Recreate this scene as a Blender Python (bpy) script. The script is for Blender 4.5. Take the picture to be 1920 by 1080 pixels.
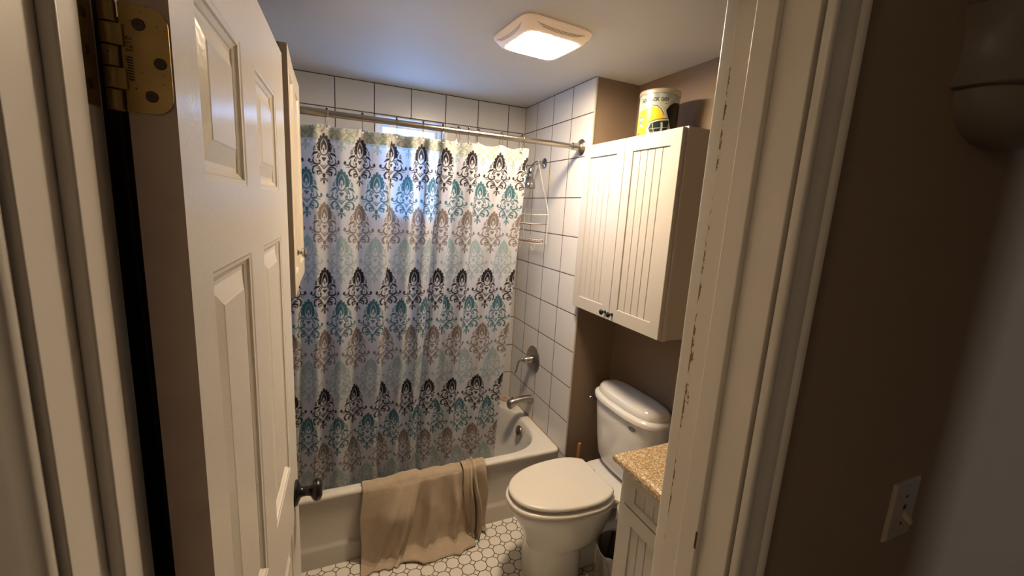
import bpy, math, random
import numpy as np
from mathutils import Vector, Matrix
random.seed(7)
for o in list(bpy.data.objects): bpy.data.objects.remove(o)
SC = bpy.context.scene
COL = SC.collection
PI = math.pi
# ------------------------------------------------------------------ camera
FPX = 791.731
YAW, PIT, ROL = math.radians(24.31205), math.radians(-10.36621), math.radians(3.29581)
CAMPOS = Vector((-1.21793, -2.63216, 1.70695))
fw = Vector((math.sin(YAW)*math.cos(PIT), math.cos(YAW)*math.cos(PIT), math.sin(PIT)))
r0 = Vector((math.cos(YAW), -math.sin(YAW), 0)); u0 = r0.cross(fw)
rt = math.cos(ROL)*r0 + math.sin(ROL)*u0
up = -math.sin(ROL)*r0 + math.cos(ROL)*u0
cd = bpy.data.cameras.new('camera'); cam = bpy.data.objects.new('camera', cd); COL.objects.link(cam)
cd.sensor_width = 36; cd.sensor_fit = 'HORIZONTAL'; cd.lens = FPX/1920*36; cd.clip_start = .01
M = Matrix((rt, up, -fw)).transposed().to_4x4(); M.translation = CAMPOS
cam.matrix_world = M
SC.camera = cam
# ------------------------------------------------------------------ view, world, large lights
vs = SC.view_settings
vs.view_transform = 'Standard'; vs.look = 'None'; vs.gamma = 1; vs.use_curve_mapping = False
vs.exposure = 0.14
W = bpy.data.worlds.new('world'); SC.world = W; W.use_nodes = True
bg = W.node_tree.nodes['Background']; bg.inputs[0].default_value = (.27, .52, 1.0, 1); bg.inputs[1].default_value = 10.5
CEIL = 2.365
LAMP_E = 190.0
LAMP_C = (1.0, .77, .52)
def area(name, loc, target, sx, sy, power, col, portal=False):
    l = bpy.data.lights.new(name, 'AREA'); l.shape = 'RECTANGLE'; l.size = sx; l.size_y = sy; l.energy = power; l.color = col
    o = bpy.data.objects.new(name, l); COL.objects.link(o); o.location = loc
    o.rotation_euler = (Vector(target)-Vector(loc)).to_track_quat('-Z', 'Y').to_euler()
    if portal: l.cycles.is_portal = True
    return o
area('window_portal', (-.736, .13, 1.88), (-.736, -1, 1.88), .40, .62, 1, (1, 1, 1), True)
area('assumed_next_room_daylight', (.97, -5.0, 1.35), (.0, -2.27, 1.2), .26, 1.1, 13.5, (.86, .92, 1.0))  # assumed daylight area lamp, no window built; lights right part of hall wall
area('hall_fill_light', (-2.3, -2.9, 2.3), (-1.4, -2.7, 0.8), .3, .3, 3.2, (1.0, .74, .48))  # added warm fill for hallway and door frame, no known lamp there

# ------------------------------------------------------------------ materials
MATS = {}
class NT:
    def __init__(s, name):
        s.m = bpy.data.materials.new(name); s.m.use_nodes = True; s.t = s.m.node_tree
        s.b = s.t.nodes['Principled BSDF']; s.out = s.t.nodes['Material Output']
    def n(s, typ, **kw):
        x = s.t.nodes.new(typ)
        for k, v in kw.items():
            if k == 'ins':
                for kk, vv in v.items():
                    if hasattr(vv, 'is_output'): s.t.links.new(vv, x.inputs[kk])
                    else: x.inputs[kk].default_value = vv
            else: setattr(x, k, v)
        return x
    def math(s, op, a, b=0.0, c=None):
        x = s.t.nodes.new('ShaderNodeMath'); x.operation = op
        for i, v in enumerate((a, b) if c is None else (a, b, c)):
            if hasattr(v, 'is_output'): s.t.links.new(v, x.inputs[i])
            else: x.inputs[i].default_value = v
        return x.outputs[0]
    def xyz(s):
        tc = s.n('ShaderNodeTexCoord'); sp = s.n('ShaderNodeSeparateXYZ', ins={0: tc.outputs['Object']})
        return tc.outputs['Object'], sp.outputs
    def mix(s, f, a, b):
        x = s.t.nodes.new('ShaderNodeMix'); x.data_type = 'RGBA'
        for i, v in ((0, f), (6, a), (7, b)):
            if hasattr(v, 'is_output'): s.t.links.new(v, x.inputs[i])
            else: x.inputs[i].default_value = v if i == 0 else (*v, 1)
        return x.outputs[2]
    def link(s, a, b): s.t.links.new(a, b)
def pm(name, col, rough=.5, metal=0, bump=None, var=None, spec=.5, coat=0, aniso=None):
    if name in MATS: return MATS[name]
    t = NT(name); b = t.b
    b.inputs['Base Color'].default_value = (*col, 1); b.inputs['Roughness'].default_value = rough
    b.inputs['Metallic'].default_value = metal; b.inputs['Specular IOR Level'].default_value = spec
    b.inputs['Coat Weight'].default_value = coat
    co = t.n('ShaderNodeTexCoord').outputs['Object']
    if var:   # (scale, strength) slight colour mottling
        nz = t.n('ShaderNodeTexNoise', ins={'Vector': co, 'Scale': var[0], 'Detail': 4.0})
        t.link(t.mix(nz.outputs['Fac'], tuple(c*(1-var[1]) for c in col), tuple(min(1, c*(1+var[1])) for c in col)), b.inputs['Base Color'])
    if bump:  # (scale, strength, distance)
        nz = t.n('ShaderNodeTexNoise', ins={'Vector': co, 'Scale': bump[0], 'Detail': 3.0})
        bp = t.n('ShaderNodeBump', ins={'Strength': bump[1], 'Distance': bump[2], 'Height': nz.outputs['Fac']})
        t.link(bp.outputs[0], b.inputs['Normal'])
    MATS[name] = t.m
    return t.m
def tile_mat(name, u, offu, offv, p, base, grout, g=.0048):
    t = NT(name); co, s = t.xyz()
    def line(c, off):
        f = t.math('FRACT', t.math('DIVIDE', t.math('SUBTRACT', c, off), p))
        d = t.math('ABSOLUTE', t.math('SUBTRACT', f, .5))
        return t.math('SUBTRACT', d, .5 - g/2/p)      # >0 in grout
    a = t.math('MAXIMUM', line(s[u], offu), line(s[2], offv))
    mr = t.n('ShaderNodeMapRange', ins={'Value': a, 'From Min': -.0030, 'From Max': .0010})
    edge = t.n('ShaderNodeMapRange', ins={'Value': a, 'From Min': -.02, 'From Max': 0.0})
    nz = t.n('ShaderNodeTexNoise', ins={'Vector': co, 'Scale': 3.0, 'Detail': 3.0})
    nz2 = t.n('ShaderNodeTexNoise', ins={'Vector': co, 'Scale': 40.0, 'Detail': 3.0})
    gcol = t.mix(nz2.outputs['Fac'], tuple(c*.5 for c in grout), tuple(c*1.5 for c in grout))
    bcol = t.mix(nz.outputs['Fac'], tuple(c*.93 for c in base), base)
    t.link(t.mix(mr.outputs[0], bcol, gcol), t.b.inputs['Base Color'])
    t.link(t.math('MULTIPLY_ADD', mr.outputs[0], .55, .22), t.b.inputs['Roughness'])
    bp = t.n('ShaderNodeBump', invert=True, ins={'Strength': .6, 'Distance': .002, 'Height': t.math('ADD', t.math('MULTIPLY', edge.outputs[0], .25), t.math('MULTIPLY', mr.outputs[0], .75))})
    t.link(bp.outputs[0], t.b.inputs['Normal'])
    return t.m
TP_ = .2058
GROUT = (.085, .055, .035)
TILEC = (.66, .65, .635)
m_tile_back = tile_mat('tile_back', 0, -.1214, CEIL-.1624, TP_*.9962, TILEC, (.06, .05, .045))
m_tile_side = tile_mat('tile_side', 1, -.170, CEIL-.1624, TP_*.9962, TILEC, GROUT)
def octagon_mat():
    t = NT('octagon_mosaic'); co, s = t.xyz(); p = .0615; a = p*.46
    fx = t.math('SUBTRACT', t.math('FRACT', t.math('DIVIDE', t.math('ADD', s[0], .3695+p*40.5), p)), .5)
    fy = t.math('SUBTRACT', t.math('FRACT', t.math('DIVIDE', t.math('ADD', s[1], .857+p*40.5), p)), .5)
    ax, ay = t.math('ABSOLUTE', fx), t.math('ABSOLUTE', fy)
    sm = t.math('ADD', ax, ay)
    diag = t.math('ABSOLUTE', t.math('SUBTRACT', sm, .725))           # diagonal sides / dot borders
    diag = t.math('MULTIPLY', diag, .7071)
    mx = t.math('SUBTRACT', .5, t.math('MAXIMUM', ax, ay))              # straight sides
    out = t.math('GREATER_THAN', sm, .725)
    mx2 = t.math('ADD', mx, out)                                        # no straight line inside the dots
    d = t.math('MINIMUM', diag, mx2)
    mr = t.n('ShaderNodeMapRange', ins={'Value': d, 'From Min': .042, 'From Max': .022})
    nz = t.n('ShaderNodeTexNoise', ins={'Vector': co, 'Scale': 25.0, 'Detail': 4.0})
    g = t.mix(nz.outputs['Fac'], (.05, .028, .014), (.15, .09, .045))
    nb = t.n('ShaderNodeTexNoise', ins={'Vector': co, 'Scale': 6.0, 'Detail': 2.0})
    b = t.mix(nb.outputs['Fac'], (.66, .63, .57), (.78, .76, .71))
    t.link(t.mix(mr.outputs[0], b, g), t.b.inputs['Base Color'])
    t.link(t.math('MULTIPLY_ADD', mr.outputs[0], .5, .3), t.b.inputs['Roughness'])
    bp = t.n('ShaderNodeBump', invert=True, ins={'Strength': .5, 'Distance': .0015, 'Height': mr.outputs[0]})
    t.link(bp.outputs[0], t.b.inputs['Normal'])
    return t.m
m_floor = octagon_mat()
m_ceil = pm('ceiling_paint', (.58, .57, .55), .65, bump=(60, .1, .002))
m_paint = pm('taupe_wall_paint', (.215, .155, .108), .55, bump=(90, .12, .002), var=(4, .04))
m_hall_paint = pm('hall_wall_paint', (.33, .24, .165), .6, bump=(90, .12, .002), var=(4, .05))
m_hall_floor = pm('hall_floor_wood', (.16, .10, .06), .45)
m_trim = pm('cream_trim_paint', (.76, .72, .65), .32, bump=(55, .12, .0015), var=(5, .04))
m_door = pm('cream_door_paint', (.76, .72, .65), .24, bump=(130, .26, .0013))
m_dooredge = pm('brown_door_edge', (.58, .46, .38), .5, bump=(60, .15, .001), var=(22, .2))  # browner and more mottled than the door faces
m_cab = pm('white_cabinet_paint', (.47, .445, .41), .35, bump=(70, .08, .001))
m_black = pm('black_metal', (.006, .0055, .005), .28, spec=.5)
m_chrome = pm('chrome', (.40, .39, .38), .14, 1)
m_nickel = pm('brushed_nickel', (.42, .385, .34), .26, 1, bump=(200, .05, .0005))
m_brass = pm('worn_brass', (.50, .31, .085), .38, 1, var=(60, .25), bump=(120, .15, .0008))
m_porc = pm('porcelain', (.70, .69, .66), .09, coat=.3)
m_tub = pm('tub_enamel', (.70, .67, .62), .16, coat=.2)
m_seat = pm('seat_plastic', (.72, .69, .63), .25)
m_white = pm('white_vinyl', (.75, .77, .80), .35)
m_wire = pm('white_coated_wire', (.60, .57, .52), .4)
m_rust = pm('rusty_wire', (.17, .085, .035), .8, var=(90, .7))
m_dark = pm('dark_plastic', (.02, .018, .016), .4)
m_screw = pm('dark_screw', (.10, .075, .05), .45, .9)
m_wood = pm('orange_wood', (.33, .14, .045), .45, var=(30, .2))
m_ink = pm('dark_ink', (.03, .025, .02), .5)

# ------------------------------------------------------------------ mesh helper
def V(*a): return Vector(a)
class MB:
    def __init__(s): s.v = []; s.f = []
    def add(s, vs_, fs_):
        o = len(s.v); s.v += [tuple(v) for v in vs_]; s.f += [tuple(i+o for i in f) for f in fs_]
        return s
    def box(s, x0, x1, y0, y1, z0, z1):
        if x0 > x1: x0, x1 = x1, x0
        if y0 > y1: y0, y1 = y1, y0
        if z0 > z1: z0, z1 = z1, z0
        return s.add([(x0,y0,z0),(x1,y0,z0),(x1,y1,z0),(x0,y1,z0),(x0,y0,z1),(x1,y0,z1),(x1,y1,z1),(x0,y1,z1)],
                     [(3,2,1,0),(4,5,6,7),(0,1,5,4),(1,2,6,5),(2,3,7,6),(3,0,4,7)])
    def loft(s, rings, closed=True, cap0=True, cap1=True, wrap=False):
        n = len(rings[0]); vs_ = [p for r in rings for p in r]; fs_ = []
        m = len(rings)
        for i in range(m if wrap else m-1):
            for j in range(n if closed else n-1):
                a, b = i*n+j, i*n+(j+1) % n; i2 = (i+1) % m
                fs_.append((a, b, i2*n+(j+1) % n, i2*n+j))
        if not wrap and closed:
            if cap0: fs_.append(tuple(range(n-1, -1, -1)))
            if cap1: fs_.append(tuple((m-1)*n+j for j in range(n)))
        return s.add(vs_, fs_)
    def tube(s, pts, r, n=10, closed=False):
        pts = [Vector(p) for p in pts]; m = len(pts); rings = []
        rr = r if isinstance(r, (list, tuple)) else [r]*m
        nrm = None
        for i, p in enumerate(pts):
            if closed: t = pts[(i+1) % m]-pts[i-1]
            else: t = (pts[min(i+1, m-1)]-pts[max(i-1, 0)])
            if t.length < 1e-9: t = V(0, 0, 1)
            t.normalize()
            if nrm is None: nrm = t.orthogonal().normalized()
            else:
                nrm = nrm - t*nrm.dot(t)
                nrm = nrm.normalized() if nrm.length > 1e-6 else t.orthogonal().normalized()
            b = t.cross(nrm)
            rings.append([p + rr[i]*(math.cos(2*PI*k/n)*nrm + math.sin(2*PI*k/n)*b) for k in range(n)])
        return s.loft(rings, wrap=closed)
    def lathe(s, prof, org, axis=(0, 0, 1), n=28):
        # prof: (radius, height along axis)
        ax = Vector(axis).normalized(); u = ax.orthogonal().normalized(); w = ax.cross(u); org = Vector(org)
        rings = [[org + ax*h + max(r, 1e-5)*(math.cos(2*PI*k/n)*u + math.sin(2*PI*k/n)*w) for k in range(n)] for r, h in prof]
        return s.loft(rings)
    def grid(s, pts):  # pts[i][j]
        n = len(pts[0]); vs_ = [p for r in pts for p in r]
        return s.add(vs_, [(i*n+j, i*n+j+1, (i+1)*n+j+1, (i+1)*n+j) for i in range(len(pts)-1) for j in range(n-1)])
    def build(s, name, m, parent=None, smooth=False, bevel=0, seg=2, auto=None, solid=0, sub=0):
        me = bpy.data.meshes.new(name); me.from_pydata(s.v, [], s.f); me.update()
        import bmesh
        b = bmesh.new(); b.from_mesh(me); bmesh.ops.recalc_face_normals(b, faces=b.faces); b.to_mesh(me); b.free()
        o = bpy.data.objects.new(name, me); COL.objects.link(o)
        me.materials.append(m)
        if parent is not None:
            o.parent = parent
            top = parent
            if parent.parent is None: o.location = -Vector(parent.location)
        if bevel:
            d = o.modifiers.new('bevel', 'BEVEL'); d.width = bevel; d.segments = seg; d.limit_method = 'ANGLE'; d.angle_limit = math.radians(35)
            d.harden_normals = True; smooth = True
        if solid:
            d = o.modifiers.new('solid', 'SOLIDIFY'); d.thickness = solid; d.offset = 0
        if sub:
            d = o.modifiers.new('sub', 'SUBSURF'); d.levels = sub; d.render_levels = sub
        if smooth:
            me.polygons.foreach_set('use_smooth', [True]*len(me.polygons))
            if not sub: me.set_sharp_from_angle(angle=math.radians(auto if auto else 38))
        return o
def thing(name, label, cat, loc, group=None):
    o = bpy.data.objects.new(name, None); COL.objects.link(o); o.location = loc; o.empty_display_size = .05
    o['label'] = label; o['category'] = cat
    if group: o['group'] = group
    return o
def tag(o, label, cat, group=None, org=None):
    o['label'] = label; o['category'] = cat
    if group: o['group'] = group
    if org:
        org = Vector(org); o.data.transform(Matrix.Translation(-org)); o.location = org
    return o
def struct(o, label, cat='structure'):
    o['kind'] = 'structure'; o['label'] = label; o['category'] = cat
    return o
def cr(pts, n=8):     # Catmull-Rom
    P = [Vector(p) for p in pts]; P = [2*P[0]-P[1]]+P+[2*P[-1]-P[-2]]; out = []
    for i in range(1, len(P)-2):
        for k in range(n):
            t = k/n
            out.append(.5*((2*P[i])+(-P[i-1]+P[i+1])*t+(2*P[i-1]-5*P[i]+4*P[i+1]-P[i+2])*t*t+(-P[i-1]+3*P[i]-3*P[i+1]+P[i+2])*t**3))
    out.append(P[-2]); return out
def sell(cx, cy, z, ax, ay, e=2.4, n=48, axn=None):
    # super-ellipse ring in XY; axn = other half length towards -X
    out = []
    for k in range(n):
        a = 2*PI*k/n; c, s_ = math.cos(a), math.sin(a)
        x = math.copysign(abs(c)**(2/e), c); y = math.copysign(abs(s_)**(2/e), s_)
        out.append(V(cx + x*(ax if (x > 0 or axn is None) else axn), cy + y*ay, z))
    return out
# ------------------------------------------------------------------ constants of the place
TZ_ = .372; XL = -1.524; XR = .26; YA = -.785; YB = -2.148; YH = -2.268       # left wall, right wall, alcove wall, room / hall face of the front wall
JL, JR = -1.390, -.673                                             # jamb faces
# ------------------------------------------------------------------ setting
def wall_box(name, label, m, *b): return struct(MB().box(*b).build(name, m), label, 'wall')
struct(MB().box(XL-.1, XR+.1, YB-.06, .1, -.05, 0).build('floor', m_floor), 'white octagon and dot mosaic tile floor with brown grout', 'floor')
struct(MB().box(-3.2, 2.4, -5.4, YB-.06, -.05, -.002).build('floor_hall', m_hall_floor), 'dark wood hallway floor', 'floor')
struct(MB().box(XL-.1, XR+.1, YH+.02, .15, CEIL, CEIL+.06).build('ceiling', m_ceil), 'off-white bathroom ceiling', 'ceiling')
struct(MB().box(-3.2, 2.4, -5.4, YH+.02, CEIL, CEIL+.06).build('ceiling_hall', m_ceil), 'off-white hallway ceiling', 'ceiling')
# back wall: tiled, window opening two tiles wide
WX0, WX1, WZ0, WZ1 = -.941, -.531, 1.58, 2.199
mb = MB().box(XL-.1, WX0, 0, .14, 0, CEIL).box(WX1, .0, 0, .14, 0, CEIL).box(WX0, WX1, 0, .14, 0, WZ0).box(WX0, WX1, 0, .14, WZ1, CEIL)
struct(mb.build('wall_back', m_tile_back), 'white square tiled wall behind the bathtub', 'wall')
wall_box('wall_left', 'taupe painted left bathroom wall behind the open door', m_paint, XL-.1, XL, YH, -.735, 0, CEIL)
wall_box('wall_left_tile', 'white tiled wall at the hidden left end of the tub', m_tile_side, XL-.1, XL, -.735, 0, 0, CEIL)
wall_box('wall_right', 'taupe painted wall behind toilet and wall cabinet', m_paint, XR, XR+.1, YH, .0, 0, CEIL)
wall_box('wall_alcove', 'taupe painted return wall beside the toilet', m_paint, .008, XR, YA, .14, 0, CEIL)
struct(MB().box(.0, .008, YA+.002, .0, 0, CEIL).build('wall_shower', m_tile_side, bevel=.002), 'white square tiled wall with shower fittings', 'wall')
struct(MB().box(.0005, .0085, YA-.004, YA+.002, 0, CEIL).build('trim_1', pm('tile_edge_trim', (.50, .45, .38), .4), bevel=.001), 'pale trim strip at the outer edge of the tiled wall', 'trim')
# caulk where tub meets the tile
m_caulk = pm('stained_caulk', (.42, .27, .13), .6, var=(40, .5))
struct(MB().tube([(-.002, y_, .3735) for y_ in np.linspace(-.733, -.003, 12)], .0028, 6).build('trim_2', m_caulk, smooth=True), 'brown stained caulk line between tub rim and tiled wall', 'trim')
m_joint = pm('dark_joint', (.06, .05, .04), .8)
struct(MB().box(XL, 0, -.0012, .0, CEIL-.004, CEIL).build('trim_12', m_joint), 'dark joint line between back tiles and ceiling', 'trim')
struct(MB().box(-.0012, .0, YA, .0, CEIL-.003, CEIL).build('trim_13', m_joint), 'dark joint line between shower end tiles and ceiling', 'trim')
struct(MB().box(-.003, .0, -.003, .0, TZ_, CEIL).build('trim_14', m_caulk), 'dark vertical joint in the tiled corner', 'trim')
# front wall with door opening
HD = 2.05
mb = MB().box(XL-.1, JL-.018, YH, YB, 0, CEIL).box(JR+.018, XR+.1, YH, YB, 0, CEIL).box(JL-.018, JR+.018, YH, YB, HD+.018, CEIL)
o = mb.build('wall_front', m_paint); struct(o, 'taupe wall holding the bathroom doorway', 'wall')
struct(MB().box(-3.2, JL-.018, YH-.004, YH, 0, CEIL).box(JR+.018, 2.4, YH-.004, YH, 0, CEIL).box(JL-.018, JR+.018, YH-.004, YH, HD+.018, CEIL)
       .build('wall_hall', m_hall_paint), 'brown painted hallway wall beside the doorway', 'wall')
# hallway enclosure
wall_box('wall_hall_left', 'brown hallway end wall', m_hall_paint, -3.3, -3.2, -5.4, YH, 0, CEIL)
wall_box('wall_hall_right', 'brown hallway end wall on the right', m_hall_paint, 2.4, 2.5, -5.4, YH, 0, CEIL)
mb = MB().box(-3.2, .40, -3.5, -3.4, 0, CEIL).box(1.35, 2.4, -3.5, -3.4, 0, CEIL).box(.40, 1.35, -3.5, -3.4, 2.05, CEIL)  # assumed opening; its edge shapes the daylight on the hall wall
struct(mb.build('wall_hall_back', m_ceil), 'unseen hallway wall made pale to bounce light, with assumed opening to an assumed next room', 'wall')  # out of view; pale colour chosen to bounce light into the hall
wall_box('wall_next_room', 'unseen far wall of the assumed next room, added to close out the sky light', m_hall_paint, -3.2, 2.4, -5.5, -5.4, 0, CEIL)  # out of view; keeps the bright sky from leaking into the hall

# jamb with peeling paint
def jamb_mat():
    t = NT('peeling_jamb_paint'); co, s = t.xyz()
    base = (.74, .69, .62)
    # chips: band near the room-side edge, ragged, only between two heights
    mp = t.n('ShaderNodeMapping', ins={'Vector': co, 'Scale': (1, 1, .45)})
    nz = t.n('ShaderNodeTexNoise', ins={'Vector': mp.outputs[0], 'Scale': 150.0, 'Detail': 6.0, 'Roughness': .7})
    nb = t.n('ShaderNodeTexNoise', ins={'Vector': co, 'Scale': 14.0, 'Detail': 2.0})
    dy = t.math('SUBTRACT', -2.1482, s[1])
    zc = t.math('DIVIDE', t.math('SUBTRACT', s[2], 1.445), .060)
    wz = t.math('MULTIPLY_ADD', t.math('EXPONENT', t.math('MULTIPLY', t.math('MULTIPLY', zc, zc), -1.0)), .015, .0075)
    q = t.math('MULTIPLY', t.math('DIVIDE', dy, wz), .30)
    v = t.math('SUBTRACT', t.math('ADD', nz.outputs['Fac'], t.math('MULTIPLY', t.math('SUBTRACT', nb.outputs['Fac'], .5), .45)), q)
    zin = t.math('MULTIPLY', t.math('GREATER_THAN', s[2], 1.14), t.math('LESS_THAN', s[2], 1.93))
    chip = t.math('MULTIPLY', t.math('GREATER_THAN', v, .44), t.math('MULTIPLY', t.math('GREATER_THAN', dy, 0.0), zin))
    chip = t.math('MULTIPLY', chip, t.math('GREATER_THAN', s[0], -1.0))
    t.link(t.mix(chip, base, (.20, .115, .055)), t.b.inputs['Base Color'])
    t.b.inputs['Roughness'].default_value = .35
    nn = t.n('ShaderNodeTexNoise', ins={'Vector': co, 'Scale': 45.0, 'Detail': 3.0})
    hh = t.math('SUBTRACT', t.math('MULTIPLY', nn.outputs['Fac'], .5), chip)
    bp = t.n('ShaderNodeBump', ins={'Strength': .25, 'Distance': .0015, 'Height': hh})
    t.link(bp.outputs[0], t.b.inputs['Normal'])
    return t.m
m_jamb = jamb_mat()
SY0, SY1 = -2.221, -2.187
def jamb(name, x, side, label):   # side=+1: board lies at larger x
    o = MB().box(x, x+side*.018, YH, YB, 0, HD+.018).build(name, m_jamb, bevel=.0018)
    struct(o, label, 'door frame')
    st = MB().box(x-side*.011, x, SY0, SY1, 0, HD-.0).build('door_stop', m_jamb, o, bevel=.0025)
    return o
jl = jamb('trim_3', JL, -1, 'cream left door jamb with hinge, lit by the bathroom lamp')
jr = jamb('trim_4', JR, 1, 'cream right door jamb with long ragged strip of peeling paint')
o = MB().box(JL, JR, YH, YB, HD, HD+.018).build('trim_5', m_jamb, bevel=.0015); struct(o, 'cream head jamb over the doorway', 'door frame')
MB().box(JL, JR, SY0, SY1, HD-.011, HD).build('door_stop', m_jamb, o, bevel=.002)
# thin dark strips on the right stop
MB().box(JR-.0113, JR-.0108, SY0-.0004, SY0+.004, .98, 1.045).build('stop_dark_strip', m_dark, jr)
MB().box(JR-.0113, JR-.0108, SY0-.0004, SY0+.003, 1.19, 1.22).build('stop_dark_strip', m_dark, jr)
# casings (moulded profile): w = away from the opening, t = off the wall
CP = [(0, 0), (0, .0085), (.002, .0105), (.006, .0115), (.010, .0105), (.014, .0095), (.030, .0120), (.040, .0135), (.044, .0125), (.048, .0155), (.052, .0170), (.057, .0165), (.058, .015), (.058, 0)]
def casing(name, x, side, ywall, ydir, label, m=m_trim, top=HD+.075):
    x += side*.005
    rings = [[V(x+side*w, ywall+ydir*t_, z) for w, t_ in CP] for z in (0, top)]
    o = MB().loft(rings).build(name, m, smooth=True, auto=50); struct(o, label, 'door trim'); return o
casing('trim_6', JR, 1, YH-.004, -1, 'cream moulded door casing on the hallway side, right of the opening')
casing('trim_7', JL, -1, YH-.004, -1, 'cream moulded door casing on the hallway side, left of the opening')
CP_OLD = CP; CP = [(-.003, 0), (-.003, .020), (-.0015, .0225), (.002, .0235), (.040, .0215), (.052, .0190), (.058, .015), (.058, 0)]
casing('trim_8', JR, 1, YB, 1, 'cream door casing on the bathroom side, right')
casing('trim_9', JL, -1, YB, 1, 'cream door casing on the bathroom side, left')
for nm, yw, yd, lb in (('trim_10', YH-.004, -1, 'cream head casing on the hallway side'), ('trim_11', YB, 1, 'cream head casing on the bathroom side')):
    rings = [[V(x, yw+yd*t_, HD+.005+w) for w, t_ in CP] for x in (JL-.06, JR+.06)]
    struct(MB().loft(rings).build(nm, m_trim, smooth=True, auto=50), lb, 'door trim')
# window
mb = MB()
fx0, fx1, fz0, fz1 = WX0+.002, WX1-.002, WZ0+.002, WZ1-.002
def frame(mb, x0, x1, z0, z1, w, y0, y1):
    mb.box(x0, x0+w, y0, y1, z0, z1).box(x1-w, x1, y0, y1, z0, z1).box(x0+w, x1-w, y0, y1, z0, z0+w).box(x0+w, x1-w, y0, y1, z1-w, z1)
frame(mb, fx0, fx1, fz0, fz1, .008, -.004, .135)     # vinyl liner of the opening
o = mb.build('window_1', m_white, bevel=.0015); struct(o, 'small white framed window high in the tiled wall behind the curtain', 'window')
mb = MB(); frame(mb, fx0+.008, fx1-.008, fz0+.008, fz1-.008, .028, .05, .09); mb.build('window_frame', m_white, o, bevel=.003)
zm = (fz0+fz1)/2
mb = MB(); frame(mb, fx0+.036, fx1-.036, fz0+.036, fz1-.036, .014, .06, .08); mb.box(fx0+.036, fx1-.036, .055, .085, zm-.012, zm+.012); mb.build('sash', m_white, o, bevel=.002)
g = NT('window_glass'); tr = g.n('ShaderNodeBsdfTransparent'); gl = g.n('ShaderNodeBsdfGlossy', ins={'Roughness': .02}); tr.inputs[0].default_value = (.9, .95, 1, 1)
mx = g.n('ShaderNodeMixShader', ins={0: .06, 1: tr.outputs[0], 2: gl.outputs[0]}); g.link(mx.outputs[0], g.out.inputs[0])
MB().box(fx0+.04, fx1-.04, .068, .072, fz0+.04, fz1-.04).build('window_pane', g.m, o)
# ------------------------------------------------------------------ the open door
DA = math.radians(3.0); DW = .711; DT = .035; DZ0, DZ1 = .012, 2.037
D_T = V(math.sin(DA), math.cos(DA), 0); D_N = V(-math.cos(DA), math.sin(DA), 0)
D_O = V(-1.299, -1.43, 0) - D_T*DW                       # hall-face corner at the hinge edge
def dp(s_, d, z): return D_O + D_T*s_ + D_N*d + V(0, 0, z)
PAN_S = [(.071, .276), (.376, .589)]
PAN_Z = [(.22, .878), (1.046, 1.620), (1.720, 1.924)]
def door_leaf():
    mb = MB()
    ss = [0, *[q for p in PAN_S for q in p], DW]; zz = [DZ0, *[q for p in PAN_Z for q in p], DZ1]
    prof = [(0, 0), (.003, .0016), (.008, .0022), (.010, .0050), (.016, .0085), (.018, .0105), (.024, .0110), (.047, .0035), (.049, .0025)]
    for face in (0, 1):
        def q(s_, z, d): return dp(s_, d if face == 0 else DT-d, z)
        for i in range(len(ss)-1):
            for j in range(len(zz)-1):
                a, b, c, d_ = ss[i], ss[i+1], zz[j], zz[j+1]
                if i % 2 == 1 and j % 2 == 1:
                    rings = [[q(a+w, c+w, t_), q(b-w, c+w, t_), q(b-w, d_-w, t_), q(a+w, d_-w, t_)] for w, t_ in prof]
                    mb.loft(rings, cap0=False, cap1=True)
                else: mb.add([q(a, c, 0), q(b, c, 0), q(b, d_, 0), q(a, d_, 0)], [(0, 1, 2, 3)])
    return mb
lf = door_leaf()
# merge the two faces with edges
E_ = MB(); E_.add([dp(0, 0, DZ0), dp(0, DT, DZ0), dp(0, DT, DZ1), dp(0, 0, DZ1)], [(0, 1, 2, 3)])
for a in ((DW, 0),):
    lf.add([dp(DW, 0, DZ0), dp(DW, DT, DZ0), dp(DW, DT, DZ1), dp(DW, 0, DZ1)], [(0, 1, 2, 3)])
for z in (DZ0, DZ1): lf.add([dp(0, 0, z), dp(DW, 0, z), dp(DW, DT, z), dp(0, DT, z)], [(0, 1, 2, 3)])
door = lf.build('door_1', m_door, None)
door['kind'] = 'structure'; door['label'] = 'open cream six-panel door swung into the bathroom'; door['category'] = 'door'
E_.add([dp(-.0005, 0, DZ0), dp(-.0005, DT, DZ0), dp(-.0005, DT, DZ1), dp(-.0005, 0, DZ1)], [(0, 1, 2, 3)])
e = E_.build('door_edge', m_dooredge, door); e['label'] = 'mottled brown hinge edge'
# knobs: both faces
for sgn, d0 in ((-1, 0), (1, DT)):
    ax = D_N*sgn; c0 = dp(DW-.062, d0, .934)
    kb = MB().lathe([(.0, 0), (.0325, 0), (.034, .003), (.031, .007), (.022, .010), (.014, .014), (.012, .020), (.0125, .032), (.015, .038), (.024, .043), (.0285, .049), (.029, .055), (.026, .062), (.018, .066), (0, .067)], c0, ax, 32)
    kb.build('doorknob', m_black, door, smooth=True, auto=60)
# latch plate on the free edge
MB().add([dp(DW+.0006, .010, .915), dp(DW+.0006, .025, .915), dp(DW+.0006, .025, .972), dp(DW+.0006, .010, .972)], [(0, 1, 2, 3)]).build('latch_plate', m_black, door)
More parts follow.
